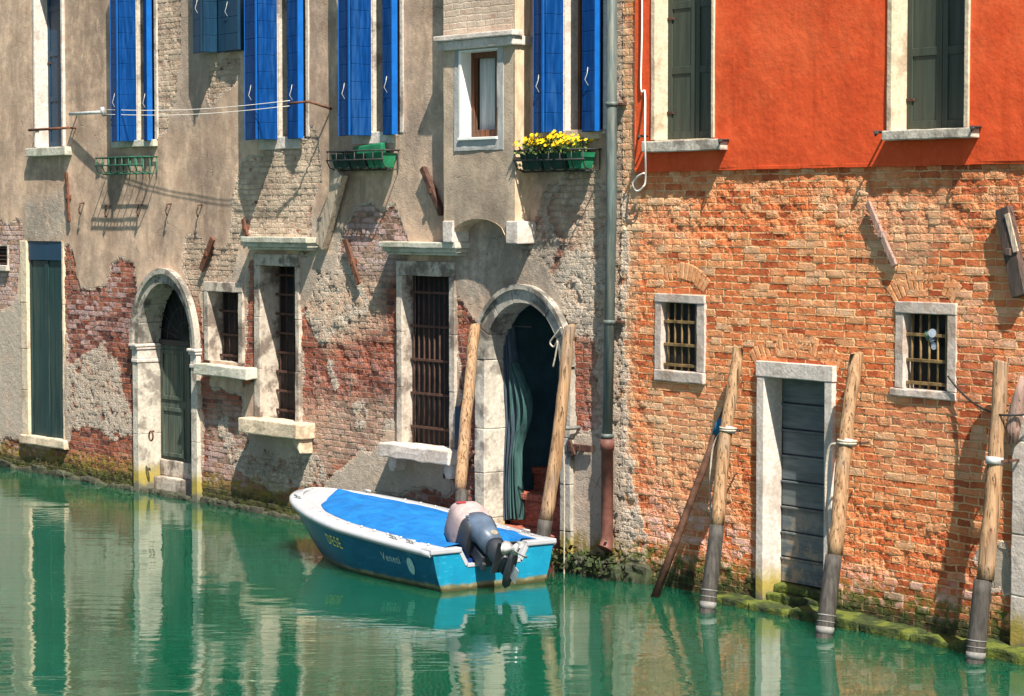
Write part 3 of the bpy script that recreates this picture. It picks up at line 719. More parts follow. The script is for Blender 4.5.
wI = grille_window(L, HL, holes_L, 210, 240, 240, 292, 362, (.1, .1, .12, 0), M['stone_worn'], 'small barred window beside the closed arched door', M['rust_dark'], 5, 3, -.15, .2)[0]
slab(wI, L, 193, 246, 366, 377, .19, M['stone_green'])
wJ = grille_window(L, HL, holes_L, 262, 297, 297, 266, 422, (.13, .08, .14, 0), M['stone_worn'], 'tall barred window with a broken stone sill', M['rust_dark'], 5, 8, -.21, .26)[0]
slab(wJ, L, 238, 296, 421, 436, .24, M['stone_warm'])
cornice(wJ, L, 240, 306, 237, 250, .2, M['stone_green'])
wK = grille_window(L, HL, holes_L, 404, 451, 451, 276, 446, (.1, .1, .16, 0), M['stone_worn'], 'large rusty barred window on bracketed stone sill', M['rust_dark'], 9, 5, -.1, .16)[0]
_, (ku0, ku1, kv0, kv1) = slab(wK, L, 378, 448, 447, 461, .24, M['stone_clean'])
cornice(wK, L, 378, 455, 242, 255, .2, M['stone_green'])
for f in (.06, .86):
    m = MB(); a = ku0 + (ku1 - ku0) * f
    m.prism([(0, 0)] * 0 or [(a, kv0 - .002), (a + .13, kv0 - .002), (a + .13, kv0 - .1), (a + .1, kv0 - .16), (a + .03, kv0 - .16), (a, kv0 - .1)], -.02, .16, .015); m.build('sill_bracket', M['stone_clean'], wK)
m = MB(); a, b = L(292, 440, .2)[0] - .02, 0
u0_, v0_ = L(294, 437, .2); m.prism([(u0_ - .12, v0_ + .02), (u0_ + .07, v0_ - .02), (u0_ + .07, v0_ - .2), (u0_ - .04, v0_ - .1)], -.02, .18, .02, jit=.01, sub=.08); m.build('sill_bracket', M['stone_warm'], wJ)

# ---- the projecting bay
def bay():
    pr = .2
    u0, u1 = mid(L, 444, 514, 120, pr); v0 = L(480, 238, pr)[1]; vt = 8.6; vm0, vm1 = L(480, 48, pr)[1], L(480, 36, pr)[1]
    # opening of its window
    wu0, wu1 = mid(L, 462, 497, 90, pr); wv0, wv1 = L(480, 137, pr)[1], L(480, 51, pr)[1]
    uc = (u0 + u1) / 2 + .0; ar = (u1 - u0) / 2 - .13
    holes = [(wu0, wu1, wv0, wv1)]
    def fld(ch, U, V): ch['R'][V > vm1] = 0.2
    g = [lambda U, V: (np.abs(U - uc) < ar) & (V < v0 + np.sqrt(np.maximum(0, 1 - ((U - uc) / ar) ** 2)) * .2)]
    def polyf(ch, U, V):
        fld(ch, U, V); ch['G'] = np.where(V > vm1, .75, 0.0); ch['B'] = np.clip((v0 + .7 - V) / 1.5, 0, .35) + np.where(V > vm0, 0, .05)
    o = wall_sheet('bay', M['bay_plaster'], HL, u0, u1, v0, vt, .011, holes, g, {'R': (1, []), 'G': (0, []), 'B': (0, []), 'x': (0, []), 'y': (.25, []), 'z': (0, [])}, L, pr, 1, polyf)
    o['label'] = 'shallow plastered bay with one small brown window'
    m = MB()
    m.box(u1 + .0, u1 + .012, v0 - .0, vt, -.01, pr - .004, .0); m.box(u0 - .012, u0, v0, vt, -.01, pr - .004, .0)
    # arched soffit
    for i in range(12):
        t0, t1 = -1 + i / 6, -1 + (i + 1) / 6; f = lambda t: v0 + math.sqrt(max(0, 1 - t * t)) * .2
        m.quad((uc + t0 * ar, 0, f(t0)), (uc + t1 * ar, 0, f(t1)), (uc + t1 * ar, pr, f(t1)), (uc + t0 * ar, pr, f(t0)))
    m.build('bay_side', M['bay_side'], o)
    c = MB(); c.box(u0 - .04, u1 + .05, vm0, vm1 - .03, pr - .06, pr + .06, .012, .004, .1); c.box(u0 - .07, u1 + .08, vm1 - .029, vm1 + .03, pr - .06, pr + .09, .012, .004, .1)
    c.box(u1 + .001, u1 + .05, vm0, vm1 - .03, -.01, pr - .06, .01); c.build('moulding', M['stone_clean'], o)
    for a, b in ((444, 454), (507, 526)):
        q = MB(); s0, s1 = mid(L, a, b, 232, pr)
        if a > 500: s1 = s0 + .2
        q.box(s0, s1, L(480, 243, pr)[1], L(480, 221, pr)[1], -.05, pr + .02, .012, .005, .1); q.build('corbel', M['stone_clean'], o)
    f = MB(); t = .16
    for x0, x1, z0, z1 in ((wu0 - .13, wu0 - .045, wv0 - .14, wv1 + .1), (wu1 + .02, wu1 + t * .7, wv0 - .14, wv1 + .1), (wu0 - .044, wu1 + .019, wv1 + .02, wv1 + .1), (wu0 - .044, wu1 + .019, wv0 - .14, wv0 - .03)):
        f.box(x0, x1, z0, z1, pr - .02, pr + .008, .004, .006, .05)
    f.build('window_surround', M['grey_paint'], o)
    w = MB(); recess(w, wu0, wu1, wv0, wv1, -(pr - .17), w1=pr + .0)
    w.box(wu0 - .044, wu0 - .001, wv0, wv1, pr - .02, pr + .014, .004); w.box(wu0 - .044, wu1 + .02, wv0 - .03, wv0 - .001, pr - .02, pr + .03, .005); w.box(wu0 - .044, wu1 + .02, wv1 + .0, wv1 + .02, pr - .02, pr + .014, .004)
    w.build('window_frame', M['white_paint'], o)
    s = MB(); d = .05
    s.box(wu0, wu0 + .05, wv0, wv1, d - .02, d + .03, .004); s.box(wu1 - .05, wu1, wv0, wv1, d - .02, d + .03, .004); s.box(wu0 + .05, wu1 - .05, wv1 - .06, wv1, d - .02, d + .03, .004); s.box(wu0 + .05, wu1 - .05, wv0, wv0 + .08, d - .02, d + .03, .004)
    s.box(wu1 - .19, wu1 - .14, wv0 + .08, wv1 - .06, d - .02, d + .03, .004); s.build('sash', M['brown_wood'], o)
    k = MB(); n = 26
    pts = [(wu0 + .05 + (wu1 - wu0 - .24) * i / n, -.0 + .012 * math.sin(i * 1.9)) for i in range(n + 1)]
    for (a, b), (c_, e) in zip(pts, pts[1:]): k.quad((a, b, wv0 + .08), (c_, e, wv0 + .08), (c_, e, wv1 - .06), (a, b, wv1 - .06))
    k.build('net_curtain', M['curtain_white'], o)
    b = MB(); b.box(wu0, wu1, wv0, wv1, -.1, -.08, 0); b.build('backing', M['dark'], o)
    holes_L.append((wu0 - .02, wu1 + .02, wv0, wv1))
M['bay_side'] = m_basic('warm_bay_plaster', (.55, .41, .28), .3, 5, .9, .15, .004, (3, 3, 1))
bay()

# ---- left wall sheet with its plaster map
POLY = {
 'R': (1.0, [
  (0, [(62, 246), (74, 250), (78, 282), (98, 282), (124, 262), (137, 256), (140, 480), (120, 520), (-60, 500), (-60, 445), (0, 435), (22, 437), (66, 445)]),
  (.5, [(64, 350), (84, 352), (104, 345), (112, 352), (126, 395), (136, 440), (118, 445), (95, 428), (66, 436)]),
  (0, [(-60, 190), (0, 212), (16, 218), (21, 250), (20, 300), (8, 318), (-60, 320)]),
  (0, [(153, -20), (178, -20), (176, 100), (168, 132), (151, 146)]),
  (0, [(205, 58), (240, 52), (243, 76), (226, 86), (212, 97), (205, 90)]),
  (0, [(240, 158), (258, 150), (278, 150), (302, 142), (309, 130), (316, 150), (316, 236), (312, 262), (300, 270), (300, 240), (234, 240), (232, 200)]),
  (0, [(186, 240), (214, 238), (243, 240), (240, 262), (212, 286), (200, 292), (206, 380), (198, 400), (190, 320)]),
  (0, [(244, 380), (262, 380), (260, 262), (244, 290)]),
  (0, [(303, 300), (306, 285), (318, 272), (336, 262), (338, 225), (360, 205), (378, 207), (393, 206), (402, 226), (402, 440), (384, 445), (345, 470), (310, 520), (298, 440)]),
  (0, [(196, 384), (246, 384), (240, 420), (258, 450), (300, 450), (330, 474), (330, 540), (196, 520)]),
  (.5, [(236, 440), (300, 450), (330, 470), (325, 498), (285, 494), (250, 480), (225, 450), (212, 420), (225, 400)]),
  (0, [(455, 258), (462, 300), (478, 318), (492, 330), (484, 520), (458, 520), (452, 470)]),
  (.5, [(304, 300), (312, 268), (345, 250), (372, 285), (370, 312), (340, 322), (318, 345)]), (.5, [(343, 395), (362, 390), (368, 430), (350, 438)]), (.5, [(376, 405), (400, 410), (400, 444), (384, 444)]), (.52, [(322, 350), (336, 346), (340, 380), (326, 392)]),
  (.15, [(565, 330), (600, 322), (606, 440), (590, 440), (566, 420)]),
  (.45, [(540, 190), (632, 175), (632, 330), (566, 330), (560, 280), (520, 270), (520, 230)]),
  (.05, [(600, -20), (640, -20), (640, 280), (622, 330), (604, 280), (600, 160), (560, 170), (556, 250), (580, 250), (606, 210)]),
  (.5, [(604, 330), (640, 280), (640, 600), (600, 590)]),
  (.85, [(580, 430), (604, 440), (604, 560), (572, 560), (566, 470)]),
  (0, [(340, 500), (470, 492), (480, 560), (340, 560)]),
 ]),
 'G': (0, [
  (.9, [(150, -20), (180, -20), (178, 150), (150, 150)]), (.9, [(200, 50), (245, 50), (245, 100), (200, 100)]),
  (.95, [(228, 140), (318, 120), (318, 262), (228, 262)]), (.8, [(182, 236), (245, 236), (245, 300), (182, 300)]),
  (.35, [(338, 200), (402, 200), (402, 262), (338, 262)]),
  (.85, [(596, -20), (645, -20), (645, 330), (556, 330), (556, 160), (596, 160)]), (.55, [(596, 330), (645, 330), (645, 600), (596, 600)]),
  (.4, [(205, 400), (330, 400), (330, 480), (205, 480)]), (.5, [(0, 200), (20, 200), (20, 330), (-60, 330), (-60, 200)]),
  (.75, [(300, 250), (400, 250), (380, 320), (320, 345)]), (.5, [(310, 390), (400, 395), (400, 450), (300, 470)]),
 ]),
 'B': (.22, [
  (.7, [(96, 150), (104, 150), (110, 230), (98, 230)]), (.6, [(152, 146), (166, 146), (170, 260), (158, 262)]), (.5, [(330, 150), (342, 150), (330, 230), (318, 240)]), (.55, [(218, 150), (234, 150), (232, 240), (220, 240)]),
  (.55, [(62, -20), (112, -20), (112, 60), (90, 120), (66, 160)]), (.4, [(-60, -20), (34, -20), (30, 120), (8, 210), (-60, 210)]), (.5, [(180, 60), (246, 100), (246, 150), (225, 240), (190, 240)]), (.45, [(305, -20), (340, -20), (340, 150), (312, 190)]), (.45, [(398, -20), (446, -20), (446, 120), (400, 160)]),
  (.5, [(30, 155), (68, 155), (58, 225), (25, 240)]), (.75, [(104, 160), (150, 160), (146, 225), (108, 235)]), (.5, [(200, 262), (246, 262), (246, 296), (200, 296)]),
  (.35, [(75, 200), (140, 215), (130, 262), (80, 285)]), (.35, [(190, 250), (240, 258), (236, 290), (200, 290)]), (.6, [(455, 226), (560, 226), (560, 300), (455, 300)]),
  (.4, [(340, 170), (390, 170), (378, 210), (345, 250)]), (.4, [(380, 256), (456, 256), (456, 280), (380, 280)]), (.45, [(410, 140), (446, 140), (446, 230), (420, 235)]), (.5, [(520, 170), (600, 172), (570, 240), (520, 240)]),
  (.45, [(60, 255), (84, 255), (110, 290), (62, 300)]), (.35, [(190, 60), (246, 50), (246, 140), (215, 140)]), (.35, [(236, 440), (330, 460), (330, 530), (236, 520)]),
 ]),
 'x': (0, [
  (.8, [(66, 290), (138, 262), (138, 345), (66, 350)]), (.9, [(338, 195), (404, 195), (404, 285), (360, 270), (338, 262)]), (.6, [(196, 400), (250, 400), (250, 520), (196, 510)]),
  (.8, [(-60, 425), (62, 440), (62, 470), (-60, 450)]), (.25, [(300, 380), (400, 330), (400, 440), (300, 500)]), (.85, [(-60, 200), (22, 200), (22, 330), (-60, 330)]), (.4, [(340, 480), (470, 470), (480, 560), (340, 560)]), (.45, [(566, 430), (640, 380), (640, 590), (566, 590)]),
 ]),
 'y': (.12, [
  (1, [(60, 190), (70, 200), (66, 240), (20, 240), (22, 205)]), (1, [(-60, 300), (30, 300), (30, 440), (-60, 440)]), (1, [(64, 340), (136, 340), (136, 450), (64, 450)]), (.9, [(200, 430), (480, 440), (480, 520), (200, 520)]),
  (.9, [(298, 235), (345, 190), (340, 290), (298, 300)]), (.9, [(455, 230), (640, 230), (640, 600), (560, 600), (540, 300), (455, 290)]), (.6, [(154, -20), (246, -20), (246, 60), (190, 130), (165, 100)]), (.8, [(198, 255), (250, 255), (250, 300), (198, 300)]), (.4, [(395, 130), (446, 60), (446, 235), (395, 235)]),
 ]),
 'z': (.35, [
  (1, [(60, 240), (100, 280), (80, 290), (62, 290)]), (1, [(300, 270), (400, 280), (400, 370), (300, 420)]), (.9, [(-60, 440), (140, 450), (140, 500), (-60, 480)]), (.8, [(560, 200), (640, 180), (640, 600), (560, 600)]), (1, [(455, 250), (500, 330), (460, 330)]),
 ])}
wall_sheet('wall', M['wall_left'], HL, -19.0, .04, -.35, 8.6, .024, holes_L, preds_L, POLY, L)

# ---- attachments of the left house
def bar(parent, W, a, b, wid, mat, w=.04, thk=.03, name='wall_anchor', label=None, jit=.003):
    (u0, v0), (u1, v1) = W(*a, w), W(*b, w); m = MB(); m.beam((u0, w, v0), (u1, w, v1), wid, thk, (0, 1, 0), .006, 0, jit, .1)
    m.box(u0 * .5 + u1 * .5 - .025, u0 * .5 + u1 * .5 + .025, v0 * .5 + v1 * .5 - .03, v0 * .5 + v1 * .5 + .03, -.05, w + thk * .9, .006)
    o = m.build(name, mat, parent)
    if label: o['label'] = label
    return o
bar(HL, L, (66, 172), (69, 222), .06, M['rust'])
bar(HL, L, (213, 238), (201, 270), .09, M['rust'])
bar(HL, L, (243, 219), (247, 236), .06, M['rust'], .03)
bar(HL, L, (345, 240), (359, 284), .07, M['rust'])
bar(HL, L, (423, 168), (442, 214), .07, M['rust_dark'], .05, .06)
bar(HL, L, (329, 207), (325, 214), .06, M['rust_dark'])
bar(HL, L, (462, 452), (474, 468), .05, M['rust_dark'], .05); bar(HL, L, (474, 452), (458, 474), .05, M['rust_dark'], .09)
bar(HL, L, (444, 476), (462, 478), .05, M['rust_dark'], .05)
bar(HL, L, (568, 447), (592, 449), .07, M['rust_dark'], .05); bar(HL, L, (569, 441), (574, 456), .06, M['rust_dark'], .07)
hk0 = None
for x, y in ((84, 205), (110, 208), (142, 207), (171, 206), (202, 207)):
    u, v = L(x, y)
    if hk0 is None:
        m = MB(); m.tube([(0, -.03, .03), (0, .06, .02), (.015, .07, -.02), (-.01, .075, -.06), (.015, .08, -.09), (0, .06, -.12)], .011, 6); hk0 = m.build('hook', M['rust_dark'], HL); o = hk0
    else: o = hk0.copy(); COL.objects.link(o); o.parent = HL
    o.location = (u, 0, v)

def drainpipe():
    w = .1; o = None
    tx, bx = L(612, 0, w)[0], L(607, 547, w)[0]; vb = L(607, 549, w)[1]; vj = L(608, 444, w)[1]
    m = MB(); m.tube([(tx, w, 8.5), (tx, w, vj + 2.4), (bx, w, vj)], .052, 16)
    for y in (104, 322, 436):
        v = L(610, y, w)[1]; t = (v - vj) / (8.5 - vj); u = bx + (tx - bx) * min(1, (v - vj) / 2.4); m.tube([(u, w, v - .02), (u, w, v + .02)], .062, 16)
    o = m.build('drainpipe', M['pipe_grey'], HL); o['label'] = 'grey drainpipe with a red-brown lower end'
    m = MB(); m.tube([(bx, w, vj + .05), (bx, w, vj - .06), (bx, w, vj - .061), (bx, w, vb + .12), (bx, w + .01, vb + .03), (bx, w + .03, vb)], [.07, .07, .06, .06, .066, .088], 16); m.build('pipe_shoe', M['pipe_red'], o)
    for y in (104, 322):
        m = MB(); v = L(610, y, w)[1]; m.box(tx - .1, tx + .1, v - .012, v + .012, -.02, .05, .003); m.build('pipe_bracket', M['rust_dark'], o)
drainpipe()
# little sill rod of the far-left window, and its rusty stays
u0, u1, v0, _ = rect(L, 29, 129, 68, 129, .12); m = MB(); m.tube([(u0, .12, v0), (u1, .12, v0)], .018, 8); m.tube([(u0 + .02, .12, v0), (u0 + .02, -.02, v0)], .012, 6); m.tube([(u1 - .02, .12, v0), (u1 - .02, -.02, v0)], .012, 6)
m.build('window_rail', M['rust'], HL)

def rocks(name, W, parent, u0, u1, mat, hmin, hmax, wmin, wmax, lmin=.18, lmax=.4, seed=1, rows=1):
    rr = random.Random(seed); m = MB(); base = -.3
    for row in range(rows):
        u = u0
        while u < u1:
            l = rr.uniform(lmin, lmax); h = rr.uniform(hmin, hmax); w = rr.uniform(wmin, wmax) * (1 - .35 * row)
            z0 = -.3 if row == 0 else hmax * row * .8 - .02
            m.box(u - .01, u + l + .01, z0, (h if row == 0 else z0 + h), -.05, w, .045, .03, .055); u += l
    return m.build(name, mat, parent)
rocks('foundation_stone', L, HL, -19, AUC - ARI - .2, M['mossy'], .03, .1, .02, .05, seed=3)
rocks('foundation_stone', L, HL, AUC + ARI + .15, .35, M['mossy'], .06, .2, .08, .22, .2, .38, seed=5, rows=1)
# shell behind the facade
def shell(parent, u0, u1, d, top, seed):
    m = MB(); m.box(u0, u1, -.3, top, -d, -d + .2, 0); m.box(u0, u0 + .2, -.3, top, -d + .2, -2.0, 0); m.box(u1 - .2, u1, -.3, top, -d + .2, -2.0, 0); m.build('rear_wall', M['bay_side'], parent)
    r = MB(); r.hexa([(u0, .35, top), (u1, .35, top), (u1, .35, top + .1), (u0, .35, top + .1), (u0, -d, top + 2.2), (u1, -d, top + 2.2), (u1, -d, top + 2.3), (u0, -d, top + 2.3)], 0); r.build('roof', M['roof'], parent)
shell(HL, -19, -.02, 7, 8.6, 1); shell(HR, .02, 9, 7, 8.8, 2)

# ================================================================== RIGHT HOUSE
BW = .0
# stone-framed plank door
def plank_door():
    u0, u1 = mid(R, 766.5, 827, 470); vt = R(795, 379)[1]; vb = -.3; dep = .19
    holes_R.append((u0, u1, -.34, vt)); fl = .1
    m = MB(); recess(m, u0, u1, vb, vt, dep, sides='rt')
    m.box(u0 - fl, u0 - .0, vb, vt - .002, -dep, .04, .008, .004, .2); m.box(u1, u1 + fl, vb, vt - .002, -dep, .04, .008, .004, .2)
    m.box(u0 - fl - .01, u1 + fl + .01, vt, vt + .145, -dep, .045, .008, .004, .2)
    o = m.build('doorway', M['stone_clean'], HR); o['label'] = 'pale stone doorway with a slate grey plank door'
    d = MB(); db = R(800, 584, -dep)[1]; k = 8; hh = (vt - db) / k
    for i in range(k): d.box(u0 + .002, u1 - .002, db + i * hh, db + (i + 1) * hh - .012, -dep - .04, -dep + .0 + random.uniform(-.004, .004), .005)
    for i in range(k): d.box(u0 + .002, u1 - .002, db + (i + 1) * hh - .03, db + (i + 1) * hh - .013, -dep, -dep + .018, .003)
    d.box(u0, u1, db, vt, -dep - .08, -dep - .041, 0); d.build('door', M['plank'], o)
    s = MB(); s.box(u0, u1, -.3, .13, -dep - .1, .0, .02, .012, .1); s.box(u0, u1, .131, db - .01, -dep - .1, -dep + .1, .02, .012, .1); s.build('step', M['ledge'], o)
    return u0, u1
DU0, DU1 = plank_door()
o1, *_r = grille_window(R, HR, holes_R, 662, 697, 697, 303, 371, (.1, .12, .085, .11), M['stone_pink'], 'small barred window above the brown leaning rod', M['iron_ochre'], 5, 3, -.035, .1, .014)
o2, PU0, PU1, PV0, PV1 = grille_window(R, HR, holes_R, 904, 948, 948, 314, 390, (.1, .1, .1, .07), M['stone_pink'], 'small barred window with a lamp clipped to its bars', M['iron_ochre'], 5, 3, -.04, .12, .014, lip=(.05, 0))
def relieving(x0, x1, y_side, y_top, th):
    u0, v = R(x0, y_side); u1, _ = R(x1, y_side + (x1 - x0) * .04); vt = R((x0 + x1) / 2, y_top)[1]; s = vt - v; c = (u1 - u0) / 2
    r = (c * c + s * s) / (2 * s); uc = (u0 + u1) / 2; vc = vt - r; a0 = math.asin(c / r); n = max(8, int(2 * a0 * r / .068)); m = MB()
    for i in range(n):
        b0 = -a0 + 2 * a0 * i / n + .003 / r; b1 = -a0 + 2 * a0 * (i + 1) / n - .003 / r; q = th * random.uniform(.93, 1.05)
        m.prism([(uc + r * math.sin(b0), vc + r * math.cos(b0)), (uc + r * math.sin(b1), vc + r * math.cos(b1)), (uc + (r - q) * math.sin(b1), vc + (r - q) * math.cos(b1)), (uc + (r - q) * math.sin(b0), vc + (r - q) * math.cos(b0))], -.06, -.002 + random.uniform(-.004, .003), .01)
    m.build('relieving_arch', M['arch_brick'], HR)
relieving(650, 710, 279, 262, .165); relieving(748, 844, 352, 333, .18); relieving(885, 967, 289, 269, .18)

# stucco storey
SW = .016
closed_window(R, HR, [], 656, 712, 2.3, 139, .16, M['olive'], .06, .04, M['stone_warm'], (641, 720, 140, 151, M['stone'], .11), 'upper window with closed olive shutters beside the white cable', 2, SW + .0, base=SW)
closed_window(R, HR, [], 893, 965, 2.3, 129, .18, M['olive'], .06, .05, M['stone_warm'], (881, 971, 129, 139, M['stone'], .11), 'upper window with closed olive shutters at the right', 2, SW + .0, base=SW)
st_holes = []
for xo0, xo1, yb in ((656, 712, 139), (893, 965, 129)):
    u0, u1 = mid(R, xo0, xo1, yb - 50, SW); vb = R((xo0 + xo1) / 2, yb, SW)[1]; st_holes.append((u0 - .004, u1 + .004, vb - .004, vb + 2.304)); holes_R.append(st_holes[-1])
sb0 = R(635, 171)[1]; sb1 = R(1024, 157)[1]; su0 = R(635, 100, SW)[0]
o = wall_sheet('stucco', M['stucco'], HR, su0, 9.0, 4.03, 8.8, .05, st_holes, [], {}, R, SW, 1)
m = MB(); kk = 60
for i in range(kk):
    a, b = su0 + (9 - su0) * i / kk, su0 + (9 - su0) * (i + 1) / kk; m.box(a, b, 4.005 + random.uniform(-.003, .003), 4.04, -.02, SW - .003, .003)
m.box(su0 - .012, su0 + .001, 4.02, 8.8, -.03, SW - .003, .003); m.build('stucco_edge', M['stucco'], HR)
m = MB()
for x, y in ((641, 136), (722, 140), (878, 132), (974, 127)):
    u, v = R(x, y, .1); m.tube([(u, .02, v), (u, .14, v), (u + .02, .15, v - .03), (u + .04, .14, v)], .012, 6); m.build('shutter_hook', M['iron'], HR); m = MB()
m.bm.free()
POLR = {
 'R': (0, [
  (.42, [(600, 180), (626, 178), (624, 330), (620, 600), (600, 600)]), (.4, [(618, 330), (632, 320), (630, 470), (650, 590), (610, 600)]),
  (.75, [(985, 548), (1012, 540), (1012, 600), (982, 598)]), ]),
 'G': (0, [(.45, [(800, 200), (945, 195), (950, 225), (930, 262), (880, 268), (855, 235)]), (.3, [(640, 200), (690, 190), (690, 245), (645, 260)]), (.75, [(600, -40), (636, -40), (636, 172), (630, 600), (600, 600)]), (.35, [(640, 400), (740, 380), (730, 520), (650, 560)]), (.2, [(860, 380), (960, 400), (960, 470), (860, 470)])]),
 'B': (.06, [(.25, [(940, 160), (1040, 157), (1040, 260), (960, 270)]), (.2, [(845, 165), (880, 165), (870, 260), (840, 250)])]),
 'x': (.05, [(.9, [(640, 500), (760, 520), (760, 600), (640, 590)]), (.9, [(830, 552), (985, 590), (985, 660), (830, 620)]), (.25, [(960, 260), (1040, 260), (1040, 480), (960, 470)])]),
 'y': (.15, []),
 'z': (.25, [(1, [(640, 165), (1040, 155), (1040, 232), (640, 250)]), (1, [(640, 450), (750, 440), (755, 600), (640, 600)]), (1, [(835, 500), (985, 520), (985, 585), (835, 560)]), (.9, [(600, 160), (645, 160), (645, 600), (600, 600)])])}
wall_sheet('wall', M['wall_right'], HR, -.02, 9.0, -.35, 8.8, .018, [h for h in holes_R if h[2] < 4.2] + [(su0 + .06, 9.1, 4.14, 9.0)], [], POLR, R)
bar(HR, R, (868, 203), (895, 266), .055, M['pink_wood'], .03, .03, label='pale pinkish bar tilted above the right small window')
bar(HR, R, (1004, 208), (1021, 296), .14, M['black_wood'], .04, .07, 'wall_timber', 'dark split timber with a pale streak at the right edge')
m = MB(); (a, b), (c, d) = R(1007, 214, .08), R(1016, 252, .08); m.beam((a, .08, b), (c, .08, d), .05, .012, (0, 1, 0), .003, 0, .004, .06); m.build('wall_timber', M['grey_wood'], HR)
m = MB(); u = 1.55; rr = random.Random(4)
while u < 9:
    l = rr.uniform(.5, .9); m.box(u, u + l - .004, -.3, .075 + rr.uniform(-.02, .025), -.05, .25 + rr.uniform(-.03, .03), .025, .02, .08); u += l
m.build('ledge', M['ledge'], HR)
# stone jamb at the right edge of the view and the curved timber by it
u0, v1 = R(1012, 440, .06); m = MB(); zz = [-.3, .5, 1.0, v1]
for a, b in zip(zz, zz[1:]): m.box(u0, u0 + .28, a + .002, b, -.25, .06, .012, .006, .15)
m.box(u0, u0 + 1.3, v1 + .002, v1 + .2, -.25, .06, .012, .006, .2); m.box(u0 + 1.05, u0 + 1.3, -.3, v1, -.25, .06, .012, .006, .2)
jd = m.build('doorway', M['stone_clean'], HR); jd['label'] = 'pale stone doorway cut by the right edge of the picture'
m = MB(); m.box(u0 + .281, u0 + 1.049, -.3, v1, -.24, -.2, 0); m.build('door', M['plank'], jd)
pts = [R(x, y, .13) for x, y in ((1026, 378), (1021, 395), (1016, 412), (1013, 428), (1013, 444))]
m = MB(); m.tube([(u, .13, v) for u, v in pts], [.05, .06, .062, .06, .04], 10, jit=.04); m.build('wall_timber', M['pink_wood'], HR)['label'] = 'short curved pinkish timber at the right edge'

# ================================================================== WATER
def water():
    n = NT('canal_water'); P = n.coord()
    q = n.n('ShaderNodeMapping'); n.put(q.inputs['Vector'], P); q.inputs['Scale'].default_value = (1.0, 2.0, 1); q.inputs['Rotation'].default_value = (0, 0, .25)
    a = n.noise(q.outputs[0], .9, 3, .5, .3); b = n.noise(q.outputs[0], 3.6, 3, .5, .4); c = n.noise(n.scale(P, (1.6, 9, 1)), 2.2, 2, .5)
    patch = n.step(n.noise(P, .35, 3), .5, .68)
    h = n.math('ADD', n.math('MULTIPLY', a, .0085), n.math('MULTIPLY', b, .0013))
    h = n.math('ADD', h, n.math('MULTIPLY', n.math('MULTIPLY', c, .0009), n.math('ADD', .2, n.math('MULTIPLY', patch, 2.2))))
    g = n.mix(n.step(n.noise(P, .5, 4), .3, .7), (.004, .058, .03), (.006, .07, .037))
    m_ = n.done(g, .02, .5, n.bump(h, 1.0), IOR=1.55, Subsurface_Weight=1.0, Subsurface_Radius=(.5, 1.0, .9), Subsurface_Scale=.9)
    [x for x in n.t.nodes if x.type == 'BSDF_PRINCIPLED'][0].subsurface_method = 'BURLEY'; return m_
m = MB(False); m.quad((-300, -150, 0), (300, -150, 0), (300, 450, 0), (-300, 450, 0)); w_ = m.build('water', water(), None); tag(w_, kind='structure')

# ================================================================== BOAT
BS = (-.18, 23.07, 0.0); BA = .606; BL, WS, WM, BEX, Z0, Z1 = 3.55, .705, .79, 1.55, .385, .6
boat = thing('motorboat', BS, 'small moored blue motorboat with white rim and blue canvas cover', 'boat', BA)
def bw_(t): return (WS + (WM - WS) * min(1, t / .45)) * math.sqrt(max(0.0, 1 - max(0, (t - .45) / .55) ** BEX)) if t < 1 else 0.0
def bz(t): return Z0 + (Z1 - Z0) * t ** 1.3
def hull_pt(t, s, side):
    """t along, s 0 keel .. 1 gunwale"""
    prof = np.interp(s, [0, .16, .3, .6, 1], [0, .72, .84, .93, 1.0]); z = -.2 + (bz(t) - .015 + .2) * s
    y = t * (BL - (1 - s) ** 1.2 * .85)
    return (side * bw_(t) * prof, y, z)
TT = [1 - (1 - i / 44) ** 1.7 for i in range(45)]
SS = [0, .08, .16, .23, .3, .42, .55, .68, .8, .9, 1.0]
m = MB(False)
for side in (-1, 1): m.loft([[hull_pt(t, s, side) for s in SS] for t in TT], False, 0, False)
bmesh.ops.remove_doubles(m.bm, verts=m.bm.verts[:], dist=.0008); m.build('hull', M['hull'], boat)
NW, ND = .33, .15         # motor notch
m = MB(False); prof = [(0, -.2)] + [(hull_pt(0, s, 1)[0], hull_pt(0, s, 1)[2]) for s in SS[1:]]
ring = [(-x, z) for x, z in prof[::-1]][:-1] + prof; top = Z0 - .015
ring = ring + [(NW + .06, top), (NW, top - ND), (-NW, top - ND), (-NW - .06, top)]
fr = [(x, -.012, z) for x, z in ring]; bk_ = [(x, .03, z) for x, z in ring]
m.loft([fr, bk_], True, 0, True, False); m.build('transom', M['hull_lite'], boat)
# white rim: swept flange round the gunwale, with rubbing lip and inner step
def rim_ring(t, side, y_off=0):
    w = bw_(t); z = bz(t); e = 1e-3; t2 = min(t + e, 1); t1 = max(0, t - e)
    dx, dy = side * (bw_(t2) - bw_(t1)), (t2 - t1) * BL; l = math.hypot(dx, dy) or 1
    nx, ny = (dy / l * side, -dx / l * side)      # outward in plan
    if t >= .9995: nx, ny = 0, 1
    x, y = side * w, t * BL
    P_ = []
    fw = .15 * min(1, .35 + w)
    for o_, h_ in ((.028, -.045), (.04, -.02), (.036, .006), (.015, .02), (-.06, .026), (-fw + .02, .034), (-fw, .036), (-fw - .006, .012), (-fw - .005, -.05), (-.01, -.03)):
        P_.append((x + nx * o_, y + ny * o_, z + h_))
    return P_
m = MB(False); path = [(t, -1) for t in TT[:-1]] + [(1.0, 1)] + [(t, 1) for t in TT[:-1][::-1]]
rings = [rim_ring(t, s) for t, s in path]
m.loft(rings, True)
